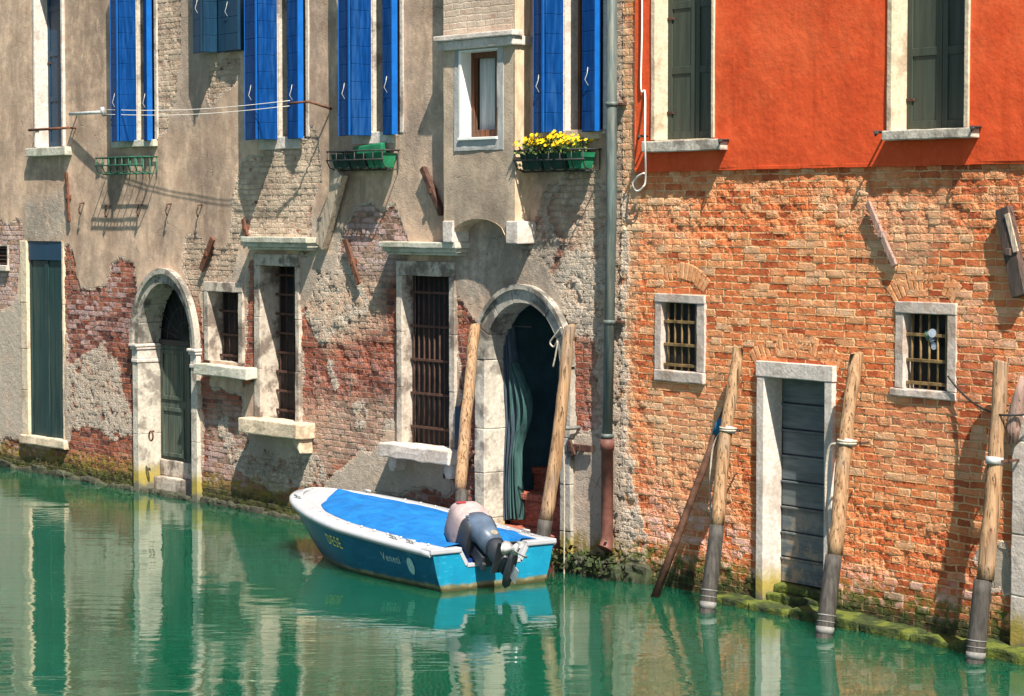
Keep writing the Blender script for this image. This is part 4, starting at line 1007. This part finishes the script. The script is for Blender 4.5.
# stern caps either side of the notch
for s in (-1, 1):
    q = sorted((s * (NW + .05), s * (WS + .03))); m.box(q[0], q[1], Z0 - .02, Z0 + .03, -.03, .16, .012)
    m.prism([(s * NW, Z0 - ND - .01), (s * (NW + .09), Z0 + .0), (s * (NW + .06), Z0 + .028), (s * (NW - .03), Z0 - ND + .02)], -.02, .05, .005)
m.box(-NW + .02, NW - .02, Z0 - ND - .02, Z0 - ND + .015, -.02, .06, .006)
m.build('gunwale', M['boat_white'], boat)
# foredeck
m = MB(False); rows = []
for t in np.linspace(.5, .985, 26):
    wi = max(.0, bw_(t) - .13); wi = max(wi, .002); rows.append([(wi * k / 8, t * BL - (.1 if t > .95 else 0) * (t - .95) / .035, bz(t) + .012 + .04 * (1 - (k / 8) ** 2)) for k in range(-8, 9)])
m.loft(rows, False, 0, False); m.build('foredeck', M['boat_white'], boat)
# canvas cover
def cover_z(x, t, wi):
    y = t * BL; c = bz(t) + .03 + .085 * (1 - min(1, abs(x) / max(wi, .01)) ** 2) * min(1, .4 + t)
    c += .016 * mnoise.noise(Vector((x * 2.5, y * 2.2, 3))) + .009 * mnoise.noise(Vector((x * 9, y * 3.2, 7))) + .005 * abs(mnoise.noise(Vector((x * 4 + y * 7, y * 9, 5)))) - .012 * math.exp(-((y * 1.6) % 1 - .5) ** 2 * 30)
    f = max(0, 1 - max(0, (abs(x) - NW + .1) / .12)) * max(0, min(1, (.52 - y) / .22)); return c - f * .2
m = MB(False); rows = []; TF = .83
for i in range(49):
    t = .012 + (TF - .012) * math.sin(i / 48 * math.pi / 2); y0 = t
    wi = bw_(t) - .125; fr_ = (t - .3) / (TF - .3)
    if fr_ > 0: wi = min(wi, (bw_(.3) - .125) * math.sqrt(max(1e-4, 1 - fr_ ** 2.6)))
    wi = max(wi, .01); row = [(-wi - .004, t * BL, cover_z(wi, t, wi) - .05)]
    row += [(wi * k / 16, t * BL, cover_z(wi * k / 16, t, wi)) for k in range(-16, 17)] + [(wi + .004, t * BL, cover_z(wi, t, wi) - .05)]
    rows.append(row)
m.loft(rows, False, 0, False); cov = m.build('cover', M['tarp'], boat)
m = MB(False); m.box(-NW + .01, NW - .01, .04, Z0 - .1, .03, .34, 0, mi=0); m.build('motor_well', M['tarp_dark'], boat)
for t in np.linspace(.06, .7, 11):
    for s in (-1, 1):
        x = s * (bw_(t) - .105); m = MB(False); m.tube([(x, t * BL, bz(t) + .03), (x, t * BL, bz(t) + .052)], .013, 8); m.build('snap_button', M['steel'], boat)
m = MB(False)
for t, s in ((.12, -1), (.2, -1), (.86, -1), (.86, 1), (.12, 1)):
    x = s * (bw_(t) - .05); y = t * BL; z = bz(t) + .03
    m.tube([(x, y - .07, z + .025), (x, y + .07, z + .025)], .011, 8); m.tube([(x, y - .03, z - .01), (x, y - .03, z + .025)], .009, 6); m.tube([(x, y + .03, z - .01), (x, y + .03, z + .025)], .009, 6); m.build('cleat', M['steel'], boat); m = MB(False)
m.bm.free()
def hull_text(txt, t_at, s0, hgt, mat, name, label=None):
    cu = bpy.data.curves.new('tmp', 'FONT'); cu.body = txt; cu.size = hgt; cu.resolution_u = 2; cu.offset = 0; cu.space_character = 1.12
    ob = bpy.data.objects.new('tmp', cu); COL.objects.link(ob); dg = bpy.context.evaluated_depsgraph_get(); dg.update()
    me = bpy.data.meshes.new_from_object(ob.evaluated_get(dg)); bpy.data.objects.remove(ob); me.name = name
    for v in me.vertices:      # port side is read from bow to stern
        t = t_at - v.co.x / BL; s = s0 + v.co.y / (bz(t) + .2); p = hull_pt(t, s, -1); q = hull_pt(t, s, -1.012); v.co = (p[0] - .006, p[1], p[2])
    o = bpy.data.objects.new(name, me); COL.objects.link(o); o.parent = boat; me.materials.append(mat)
    if label: o['label'] = label
    return o
hull_text('DE5E', .575, .68, .15, M['yellow_letter'], 'lettering', 'yellow registration letters near the bow')
hull_text('Veneti', .262, .69, .115, M['pale_letter'], 'lettering', 'pale worn lettering near the stern')
m = MB(False)
c0 = []
for k in range(20):
    a = 2 * math.pi * k / 20; t = .118 + .06 * math.cos(a) / BL; s = .70 + .085 * math.sin(a) / (bz(t) + .2); p = hull_pt(t, s, -1); c0.append((p[0] - .006, p[1], p[2]))
m.bm.faces.new([m.V(p) for p in c0]); m.build('badge', M['badge'], boat)

# outboard motor, tilted up over the stern
tilt = math.radians(62); om = empty('outboard_motor', (-.15, -.1, Z0 - .04), 0, boat); om.rotation_euler = (-tilt, 0, math.radians(-7)); om.scale = (.88, .88, .84)
def rr_ring(cx_, cy_, hx, hy, z, n=24, p=4.5):
    return [(cx_ + hx * math.copysign(abs(math.cos(a)) ** (2 / p), math.cos(a)), cy_ + hy * math.copysign(abs(math.sin(a)) ** (2 / p), math.sin(a)), z) for a in [2 * math.pi * (k + .5) / n for k in range(n)]]
# local: z along the motor (up = powerhead), -y aft
m = MB(False); m.loft([rr_ring(0, 0, .17, .2, .18), rr_ring(0, -.0, .2, .25, .24), rr_ring(0, 0, .205, .26, .36), rr_ring(0, .0, .2, .25, .46)], True); m.build('lower_cowl', M['motor_dark'], om)
m = MB(False); m.loft([rr_ring(0, 0, .207, .262, .37), rr_ring(0, .0, .2, .25, .6), rr_ring(0, .01, .185, .23, .72), rr_ring(0, .02, .13, .17, .78)], True); m.build('cowl_cover', M['motor_cloth'], om)
m = MB(False); m.loft([rr_ring(0, -.17, .11, .12, -.12, p=2.6), rr_ring(0, -.17, .13, .13, .12, p=2.6), rr_ring(0, -.14, .175, .16, .3, p=2.6), rr_ring(0, -.13, .16, .14, .43, p=2.6)], True); m.build('midsection', M['motor_blue'], om)
m = MB(False); m.loft([rr_ring(0, -.14, .055, .1, -.5, p=2.2), rr_ring(0, -.14, .06, .115, -.36, p=2.2), rr_ring(0, -.15, .085, .12, -.2, p=2.4), rr_ring(0, -.16, .1, .12, -.05, p=2.4)], True)
m.box(-.13, .13, -.405, -.39, -.42, -.02, .006)      # anti-ventilation plate
m.tube([(0, -.4, -.56), (0, -.33, -.56), (0, -.1, -.56), (0, .03, -.56), (0, .07, -.56)], [.035, .055, .06, .045, .012], 14)
m.loft([rr_ring(0, -.17, .05, .1, -.5, p=2.2), rr_ring(0, -.17, .05, .11, -.56, p=2.2)], True)
m.build('drive_leg', M['motor_dark'], om)
m = MB(False); m.prism([(0, 0)] * 0 or [(-.006, -.6), (.006, -.6), (.006, -.74), (-.006, -.74)], -.27, -.1, .002); m.build('skeg', M['prop'], om)
m = MB(False); m.tube([(0, -.38, -.56), (0, -.47, -.56), (0, -.5, -.56)], [.042, .036, .015], 12)
for k in range(3):
    a0 = 2 * math.pi * k / 3 + .4
    rows = []
    for j, (rad, wd) in enumerate(((.035, .04), (.08, .075), (.12, .085), (.15, .06), (.165, .02))):
        a = a0 + .15 * j; d = Vector((math.cos(a), 0, math.sin(a))); tn = Vector((-math.sin(a), 0, math.cos(a)))
        c = Vector((0, -.43, -.56)) + d * rad; ax = (tn * .78 + Vector((0, .62, 0))).normalized(); rows.append([c - ax * wd, c + Vector((0, -.008, 0)), c + ax * wd, c + Vector((0, .008, 0))])
    m.loft(rows, True)
m.build('propeller', M['prop'], om)
m = MB(False)
m.box(-.11, .11, -.12, .12, -.04, .1, .015); m.box(-.1, -.05, -.16, .2, .03, .12, .01); m.box(.05, .1, -.16, .2, .03, .12, .01); m.build('clamp_bracket', M['motor_dark'], om)
m = MB(False); cc = [(.02 + .04 * math.cos(a), -.291, -.02 + .045 * math.sin(a)) for a in np.linspace(0, 2 * math.pi, 20, endpoint=False)]; m.loft([cc, [(p[0], p[1] - .006, p[2]) for p in cc]], True); m.build('badge', M['badge_cream'], om)
m = MB(False); m.box(-.13, -.02, .66, .7, -.243, -.232, .003); m.build('cover_print', M['red_letter'], om)
m = MB(False)
for z in (.3, .36): m.box(-.15, .0, z, z + .03, -.262 + .0, -.245, .004)
m.build('cowl_vent', M['motor_blue'], om)

# ================================================================== MOORING POLES
def wpt(W, x, y, w): u, v = W(x, y, w); return W.world(u, w, v)
poles = []
def pole(W, top, w_top, base, y_grey, r0, r1, label, collar=None, rings=(), hidden=False):
    T = wpt(W, *top, w_top); B0 = Vector(ground(*base)); D = B0 - T; B = T + D * 1.08
    r = thing('mooring_pole', B, label, 'mooring pole', 0, 'wooden mooring poles in front of the houses'); poles.append(r)
    fy = lambda y: (y - top[1]) / (base[1] - top[1])
    def at(f): return T + D * f - B
    def rad(f): return r0 + (r1 - r0) * f
    g = fy(y_grey); m = MB(False); fs = [0, .006] + [g * k / 14 for k in range(1, 15)]
    m.tube([at(f) + Vector((random.uniform(-.006, .006) + .018 * math.sin(f * 5 + top[0]), random.uniform(-.006, .006), 0)) for f in fs], [rad(f) * (.96 if i == 0 else 1) * random.uniform(.97, 1.03) for i, f in enumerate(fs)], 14, jit=.04); m.build('shaft', M['pole_wood'], r)
    m = MB(False); fs = [g + (1.08 - g) * k / 8 for k in range(9)]; m.tube([at(f) for f in fs], [rad(f) * 1.04 for f in fs], 14, jit=.012); m.build('tarred_base', M['pole_grey'], r)
    for a, b in rings:
        m = MB(False); m.tube([at(fy(a)), at(fy(b))], [rad(fy(a)) * 1.07, rad(fy(b)) * 1.07], 14); m.build('white_band', M['pole_white'], r)
    if collar:
        f = fy(collar); m = MB(False); m.tube([at(f - .012), at(f + .012)], rad(f) * 1.12, 16)
        P_ = at(f); nn = Vector(W.n); dd = Vector(W.d)
        m.build('collar', M['steel'], r); m = MB(False)
        for s in (-1, 1): m.beam(P_ + dd * s * (rad(f) + .01), P_ + dd * s * (rad(f) + .02) - nn * (w_top + .06), .014, .02, (0, 0, 1), .002)
        m.beam(P_ + dd * (-rad(f) - .04) - nn * (rad(f) + .01), P_ + dd * (rad(f) + .04) - nn * (rad(f) + .01), .02, .02, (0, 0, 1), .002); m.build('bracket', M['rust_dark'], r)
    return dict(o=r, T=T, D=D, fy=fy, rad=rad)
RG = lambda b: ((b - 22, b - 20.6), (b - 15.5, b - 14.4), (b - 10, b - 3))
p1 = pole(R, (738, 347), .12, (707, 612), 526, .052, .072, 'mooring pole left of the stone framed plank door', 431, RG(612))
p2 = pole(R, (858, 353), .12, (824, 637), 556, .056, .074, 'mooring pole at the right jamb of the plank door', 444, RG(637))
p3 = pole(R, (1004, 361), .14, (975, 662), 580, .06, .075, 'mooring pole nearest the right edge, held by a steel collar', 461, RG(662))
p4 = pole(L, (473, 326), .12, (457, 566), 492, .058, .066, 'mooring pole behind the boat, left of the open arch')
p5 = pole(L, (571, 326), .16, (538, 576), 520, .06, .074, 'mooring pole leaning across the open arch by the boat stern')

def rope_thing(pts, r, label, mat=None, name='rope', cat='rope'):
    P = [Vector(p) for p in pts]; c = sum(P, Vector()) / len(P); m = MB(False)
    # smooth the path
    Q = []
    for i in range(len(P) - 1):
        p0, p1_, p2_, p3_ = P[max(i - 1, 0)], P[i], P[i + 1], P[min(i + 2, len(P) - 1)]
        for k in range(6):
            t = k / 6; Q.append(.5 * (2 * p1_ + (p2_ - p0) * t + (2 * p0 - 5 * p1_ + 4 * p2_ - p3_) * t * t + (3 * p1_ - p0 - 3 * p2_ + p3_) * t ** 3))
    Q.append(P[-1]); m.tube([q - c for q in Q], r, 7); o = m.build(name, mat or M['rope']); o.location = c; return tag(o, label, cat)
def around(p, f, extra=.0, turns=2.2, n=22, pitch=.02):
    nn, dd = Vector(R.n), Vector(R.d); C_ = p['T'] + p['D'] * f; r = p['rad'](f) * 1.14 + .008 + extra
    return [C_ + (dd * math.cos(a) + nn * math.sin(a)) * r + Vector((0, 0, pitch * (a / 6.28 - turns / 2))) for a in np.linspace(math.pi * .9, math.pi * .9 + 6.283 * turns, n)]
f = p1['fy'](431); A_ = around(p1, f); e = A_[0]; nn, dd = Vector(R.n), Vector(R.d)
rope_thing([e + dd * -.06 + Vector((0, 0, -1.0)) + nn * .04, e - dd * .12 + Vector((0, 0, -.6)) + nn * .03, e - dd * .1 + Vector((0, 0, -.18)) + nn * .02] + A_ + [A_[-1] - dd * .02 + Vector((0, 0, -.3)) + nn * .06, A_[-1] - dd * .05 + Vector((0, 0, -.75)) + nn * .1], .009, 'off-white rope tied on the pole left of the plank door')
f = p2['fy'](444); A_ = around(p2, f); e = A_[0]
rope_thing([e - dd * .03 + Vector((0, 0, -1.2)) + nn * .05, e - dd * .13 + Vector((0, 0, -.5)) + nn * .03, e - dd * .11 + Vector((0, 0, -.06)) + nn * .02] + A_ + [A_[-1] - dd * .1 + Vector((0, 0, -.1)), A_[-1] - dd * .06 + Vector((0, 0, -.55)) + nn * .03], .012, 'off-white rope tied on the pole at the right door jamb')
C5 = p5['T'] + p5['D'] * .03; dl, nl = Vector(L.d), Vector(L.n)
rope_thing([C5 - dl * .08 + nl * .05 + Vector((0, 0, .06)), C5 - dl * .16 + nl * .06 + Vector((0, 0, -.02)), C5 - dl * .24 + nl * .06 + Vector((0, 0, -.1)), C5 - dl * .18 + nl * .06 + Vector((0, 0, -.14)), C5 - dl * .1 + nl * .08 + Vector((0, 0, -.08)), C5 - dl * .13 + nl * .08 + Vector((0, 0, -.22)), C5 - dl * .17 + nl * .08 + Vector((0, 0, -.34))], .009, 'short looped rope at the top of the pole across the open arch')

# leaning rod with blue tape
T = wpt(R, 727, 405, .1); B0 = Vector(ground(655, 597)); D = B0 - T; B = T + D * 1.05
M['rod_brown'] = m_basic('brown_rod', (.1, .05, .033), .5, 12, .8, .2, .003)
rod = thing('leaning_rod', B, 'thin rusty brown rod leaning under the left small barred window', 'rod')
m = MB(False); m.tube([T - B, T + D * .35 - B, T + D * .7 - B, Vector()], [.03, .034, .038, .04], 10, jit=.04); m.build('shaft', M['rod_brown'], rod)
m = MB(False); m.tube([T + D * .07 - B, T + D * .15 - B], [.037, .038], 10, jit=.06); m.build('tape', M['blue_tape'], rod)

# boards and cords of the left house
u, v = L(458, 407, .06); u2, v2 = L(456, 450, .06); m = MB(); m.box(u - .06, u + .05, v2, v, .03, .06, .004); o = m.build('board', M['navy_wood'], None)
def place(o, W): o.location = W.C; o.rotation_euler = (0, 0, W.ang); return o
def recentre(o):
    me = o.data; n = len(me.vertices); a = np.empty(n * 3, np.float32); me.vertices.foreach_get('co', a); a = a.reshape(-1, 3)
    c = np.array([(a[:, 0].min() + a[:, 0].max()) / 2, (a[:, 1].min() + a[:, 1].max()) / 2, a[:, 2].min()]); a -= c; me.vertices.foreach_set('co', a.ravel()); me.update()
    o.location = Vector(o.location) + Matrix.Rotation(o.rotation_euler.z, 3, 'Z') @ Vector(c); return o
tag(recentre(place(o, L)), 'narrow navy board on the wall beside the large rusty barred window', 'board')
m = MB(); (a, b), (c, d) = L(343, 172, .1), L(321, 246, .06); m.beam((a, .12, b), (c, .05, d), .16, .09, (0, 1, 0), .008, 0, .005, .12); o = m.build('timber_strut', M['grey_wood'])
tag(recentre(place(o, L)), 'grey slanting timber strut on the wall under the green troughs', 'timber')

# clothes line with bracket
lw = .22; (a, b), (c, d) = L(70, 114, .1), L(300, 101, lw)
cl = thing('clothesline', L.world(a, 0, b), 'clothesline strung from an iron bracket across the blue shutters', 'clothesline', L.ang)
m = MB(); e, g = L(104, 112, .22); m.tube([(0, -.03, 0), (0, .1, 0)], .014, 6); m.tube([(0, .1, 0), (e - a, .22, g - b)], .022, 8); m.tube([(e - a - .02, .2, g - b - .05), (e - a - .02, .24, g - b + .06)], .03, 8); m.build('bracket', M['steel'], cl)
m = MB()
for dz in (.0, -.06):
    q0, q1 = Vector((e - a, .23, g - b + .03 + dz)), Vector((c - a, .36, d - b + dz)); m.tube([q0.lerp(q1, t) - Vector((0, 0, .05 * math.sin(math.pi * t))) for t in np.linspace(0, 1, 14)], .004, 5)
m.build('line', M['cable_white'], cl)
m = MB(); m.tube([(c - a, .36, d - b - .03), (c - a + .3, .3, d - b - .02), (c - a + .32, -.02, d - b - .1)], .014, 6); m.build('end_hook', M['rust'], cl)

# ---- planters
def basket(u, v, wid, label, cat, troughs, flowers=False, rack_only=False, mat=None):
    o = thing('planter' if not rack_only else 'planter_rack', L.world(u, 0, v), label, cat, L.ang)
    hgt, dep = .2, .24; mt = mat or M['iron']; m = MB(); n = 6 if not rack_only else 7
    def hoop(x): return [(x, .02, hgt), (x, .02, .0), (x, .1, -.015), (x, dep - .03, .02), (x, dep, .09), (x, dep - .005, hgt)]
    for i in range(n + 1):
        x = wid * i / n; m.tube(hoop(x), .008, 6)
    for y, z in ((dep, .1), (dep - .005, hgt), (.02, hgt), (.12, -.012)): m.tube([(-.02, y, z), (wid + .02, y, z)], .009, 6)
    for x in (0, wid): m.tube([(x, .02, hgt), (x, dep - .005, hgt)], .009, 6)
    m.build('rack', mt, o)
    for x0, x1, mm in troughs:
        t = MB(); t.loft([[(x0 + .02, .05, .01), (x1 - .02, .05, .01), (x1 - .02, dep - .05, .01), (x0 + .02, dep - .05, .01)], [(x0, .03, .15), (x1, .03, .15), (x1, dep - .02, .15), (x0, dep - .02, .15)], [(x0 - .004, .027, .17), (x1 + .004, .027, .17), (x1 + .004, dep - .016, .17), (x0 - .004, dep - .016, .17)], [(x0 + .01, .04, .17), (x1 - .01, .04, .17), (x1 - .01, dep - .03, .17), (x0 + .01, dep - .03, .17)], [(x0 + .01, .04, .14), (x1 - .01, .04, .14), (x1 - .01, dep - .03, .14), (x0 + .01, dep - .03, .14)]], True, 0, True, False)
        t.build('trough', mm, o)
    if flowers:
        rr = random.Random(9); lf, pt = MB(), MB()
        def leafq(mb, c, d, s, mi=0):
            d = d.normalized(); x = d.cross(Vector((rr.uniform(-1, 1), rr.uniform(-1, 1), rr.uniform(-1, 1)))).normalized() * s * .35
            mb.quad(c, c + d * s * .5 + x, c + d * s, c + d * s * .5 - x, mi)
        for _ in range(700):
            x = rr.uniform(.05, wid - .12); y = rr.uniform(.0, dep + .04); z = .16 + rr.random() ** 1.4 * .16 * (1 - .5 * abs(x / wid - .45)); leafq(lf, Vector((x, y, z)), Vector((rr.uniform(-1, 1), rr.uniform(-.6, 1), rr.uniform(-.1, 1))), rr.uniform(.025, .05), rr.randrange(2))
        for _ in range(260):
            x = min(wid - .06, max(.03, rr.gauss(wid * .47, wid * .23))); y = rr.uniform(.0, dep + .06); z = .24 + .13 * rr.random() * (1.2 - abs(x / wid - .5) * 1.5); c = Vector((x, y, z)); s = rr.uniform(.018, .03); ax = Vector((rr.uniform(-.5, .5), rr.uniform(.2, 1), rr.uniform(.3, 1))).normalized()
            t0 = ax.cross(Vector((0, 0, 1))).normalized(); t1 = ax.cross(t0)
            for k in range(6):
                a = k * math.pi / 3; d = t0 * math.cos(a) + t1 * math.sin(a) + ax * .3; e_ = t0 * math.cos(a + .45) + t1 * math.sin(a + .45); f_ = t0 * math.cos(a - .45) + t1 * math.sin(a - .45); pt.quad(c, c + (f_ + ax * .2) * s * .6, c + d * s, c + (e_ + ax * .2) * s * .6)
        lf.build('foliage', [M['leaf'], M['leaf_lite']], o, False); pt.build('blossom', M['petal'], o, False)
    return o
u0, u1, v0, v1 = rect(L, 524, 153, 592, 170, .12); W_ = u1 - u0
basket(u0, v0, W_, 'window planter with yellow flowers beside the grey drainpipe', 'planter', [(.06, W_ * .36, M['green_dark']), (W_ * .37, W_ * .72, M['green_dark']), (W_ * .74, W_ - .06, M['green_plastic'])], True)
u0, u1, v0, v1 = rect(L, 336, 152, 391, 169, .12); W_ = u1 - u0
pb = basket(u0, v0, W_, 'window planter with bare green troughs and no flowers', 'planter', [(.05, W_ * .36, M['green_dark']), (W_ * .37, W_ * .66, M['green_dark']), (W_ * .68, W_ - .03, M['green_plastic'])])
t = MB(); t.beam((W_ * .32, .1, .19), (W_ * .82, .08, .23), .12, .07, (0, 1, 0), .02); t.build('tipped_trough', M['green_plastic'], pb)
u0, u1, v0, v1 = rect(L, 104, 163, 150, 173, .12)
basket(u0, v0, u1 - u0, 'empty green iron planter rack under the blue window at the left', 'planter rack', [], rack_only=True, mat=M['green_iron'])

# ---- curtain hanging in the open arch
cu = thing('curtain', L.world(AUC - ARI, -ADEP, .35), 'blue and green cloth hanging at the left side of the open arched doorway', 'curtain', L.ang)
def cloth(mb, prof, top, bot, n=28, rows=26):
    g = []
    for j in range(rows + 1):
        t = j / rows; row = []
        for i in range(n + 1):
            s = i / n; a, b = prof(t); x = a + (b - a) * s; w = -.02 + .045 * math.sin(s * 16 + t * 2.2) + .02 * math.sin(s * 31 - t * 5); row.append((x, w, top + (bot - top) * t))
        g.append(row)
    mb.loft(g, False, 0, False)
tp = AVS + .35 - .35; m = MB(); cloth(m, lambda t: (.01, .1 + .08 * math.sin(min(1, t * 1.15) * 3.0) ** 2), tp, .0); m.build('blue_cloth', M['cloth_blue'], cu)
m = MB(); cloth(m, lambda t: (.1 + .02 * t, .13 + .2 * max(0, math.sin(min(1, .1 + t * 1.6) * 3.1)) ** 1.5 + .13 * t), tp - .38, .02); m.build('green_cloth', M['cloth_green'], cu)
m = MB(); m.tube([(.0, 0, tp + .01), (.45, 0, tp + .01)], .012, 8); m.build('rod', M['iron'], cu)

# thin cord into the water with its ring bracket
a = wpt(L, 563, 432, .3); b = Vector(ground(564, 574)); rope_thing([a, a.lerp(b, .4) + Vector((.01, 0, 0)), b - Vector((0, 0, .15))], .008, 'thin pale cord hanging straight into the water beside the open arch', M['rope'], 'cord', 'cord')
u, v = L(575, 428, .06)
m = MB(); m.tube([(u - .02, -.02, v), (u - .02, .12, v), (u - .15, .14, v)], .02, 8); m.build('pipe_stub', M['pole_white'], HL)

# white cable on the stucco
pts = [(642, -30), (642, 30), (641, 88), (645, 93), (645.5, 140), (645.5, 178), (643, 187), (637, 191), (633, 184), (637, 177), (644, 173)]
P_ = [wpt(R, x, y, SW + (.02 if y < 130 else .2 if y < 160 else .06)) for x, y in pts]; P_[4] = wpt(R, 645, 137, .19)
rope_thing(P_, .009, 'white cable running down the orange stucco and ending in a loop', M['cable_white'], 'cable', 'cable')
# black cable
P_ = [wpt(R, *q) for q in ((948, 376, .05), (958, 389, .05), (972, 402, .1), (988, 411, .2), (1003, 415, .24), (1030, 414, .12), (1060, 408, .05))]
rope_thing(P_, .009, 'thin black cable sagging from the barred window to the right edge', M['cable_black'], 'cable', 'cable')

# clip lamp on the bars
u, v = R(932, 336, -.06)
lp = thing('clip_lamp', R.world(u, -.08, v), 'small grey and green lamp clipped to the bars of the right barred window', 'lamp', R.ang); lp.scale = (.68, .68, .68)
m = MB(); m.tube([(-.13, .03, .04), (-.07, .03, .03), (.0, .04, -.03)], [.012, .055, .06], 10); m.build('shell', M['bag_green'], lp)
m = MB(); m.beam((-.02, .05, .06), (.05, .05, -.07), .06, .07, (0, 1, 0), .012); m.tube([(.05, .02, .04), (.07, .1, .04)], [.05, .055], 12); m.build('housing', M['lens'], lp)
m = MB(); m.tube([(.06, -.05, -.1), (.06, .04, -.12), (.06, .06, -.12)], [.02, .045, .05], 12); m.build('bulb', M['lens'], lp)

# weeds at the foot of the wall
def weeds(name, P0, n, spread, hgt, label, seed, mats):
    rr = random.Random(seed); o = thing(name, P0, label, 'weeds'); m = MB(False)
    for _ in range(n):
        x, y = rr.gauss(0, spread), rr.gauss(0, spread * .45); z = abs(rr.gauss(0, hgt)); c = Vector((x * Vector(L.d).x + y * L.n[0], x * L.d[1] + y * L.n[1], z)); d = Vector((rr.uniform(-1, 1), rr.uniform(-1, 1), rr.uniform(-.3, .9))).normalized(); s = rr.uniform(.04, .1); sd = d.cross(Vector((rr.uniform(-1, 1), rr.uniform(-1, 1), 1))).normalized() * s * .3
        m.quad(c, c + d * s * .5 + sd, c + d * s, c + d * s * .5 - sd, rr.randrange(len(mats)))
    m.build('leaves', mats, o, False)
    m = MB(False)
    for k in range(7): a = rr.gauss(0, spread); m.tube([(a * L.d[0], a * L.d[1], -.05), (a * L.d[0] * 1.1 + L.n[0] * .05, a * L.d[1] * 1.1 + L.n[1] * .05, hgt * 1.4)], .006, 5)
    m.build('stem', M['leaf'], o); return o
weeds('weeds', L.world(L(572, 566)[0], .2, .08), 170, .2, .09, 'dark leafy weeds at the waterline right of the boat stern', 21, [M['leaf_dark'], M['moss']])
weeds('weeds', L.world(L(612, 570)[0], .16, .06), 150, .2, .09, 'mossy green weeds under the end of the drainpipe', 22, [M['moss'], M['leaf_dark']])

# ================================================================== LIGHT, SKY, CAMERA
S = Vector(L.d) * 2.7 + Vector(L.n) * 1.15 + Vector((0, 0, 3.9)); S.normalize()
sun = bpy.data.lights.new('sun', 'SUN'); sun.energy = 5.0; sun.angle = math.radians(.5); sun.color = (1, .93, .81)
so = bpy.data.objects.new('sun', sun); COL.objects.link(so); so.rotation_euler = S.to_track_quat('Z', 'Y').to_euler(); so.location = (0, 0, 20)
wd = bpy.data.worlds.new('World'); scene.world = wd; wd.use_nodes = True; nt = wd.node_tree; nt.nodes.clear()
sk = nt.nodes.new('ShaderNodeTexSky'); sk.sky_type = 'NISHITA'; sk.sun_disc = False; sk.sun_elevation = math.asin(S.z); sk.sun_rotation = math.atan2(S.x, S.y)
bg = nt.nodes.new('ShaderNodeBackground'); bg.inputs[1].default_value = .06; ou = nt.nodes.new('ShaderNodeOutputWorld')
nt.links.new(sk.outputs[0], bg.inputs[0]); nt.links.new(bg.outputs[0], ou.inputs[0])
cam = bpy.data.cameras.new('camera'); co = bpy.data.objects.new('camera', cam); COL.objects.link(co)
co.location = (0, 0, H); co.rotation_euler = (math.pi / 2 - TH, 0, 0); cam.sensor_width = 36; cam.lens = F / 1024 * 36; cam.clip_end = 2000; cam.clip_start = .1
scene.camera = co
vs_ = scene.view_settings; vs_.view_transform = 'Standard'; vs_.look = 'None'; vs_.exposure = 1.22; vs_.gamma = 1
scene.cycles.max_bounces = 6; scene.cycles.use_denoising = True
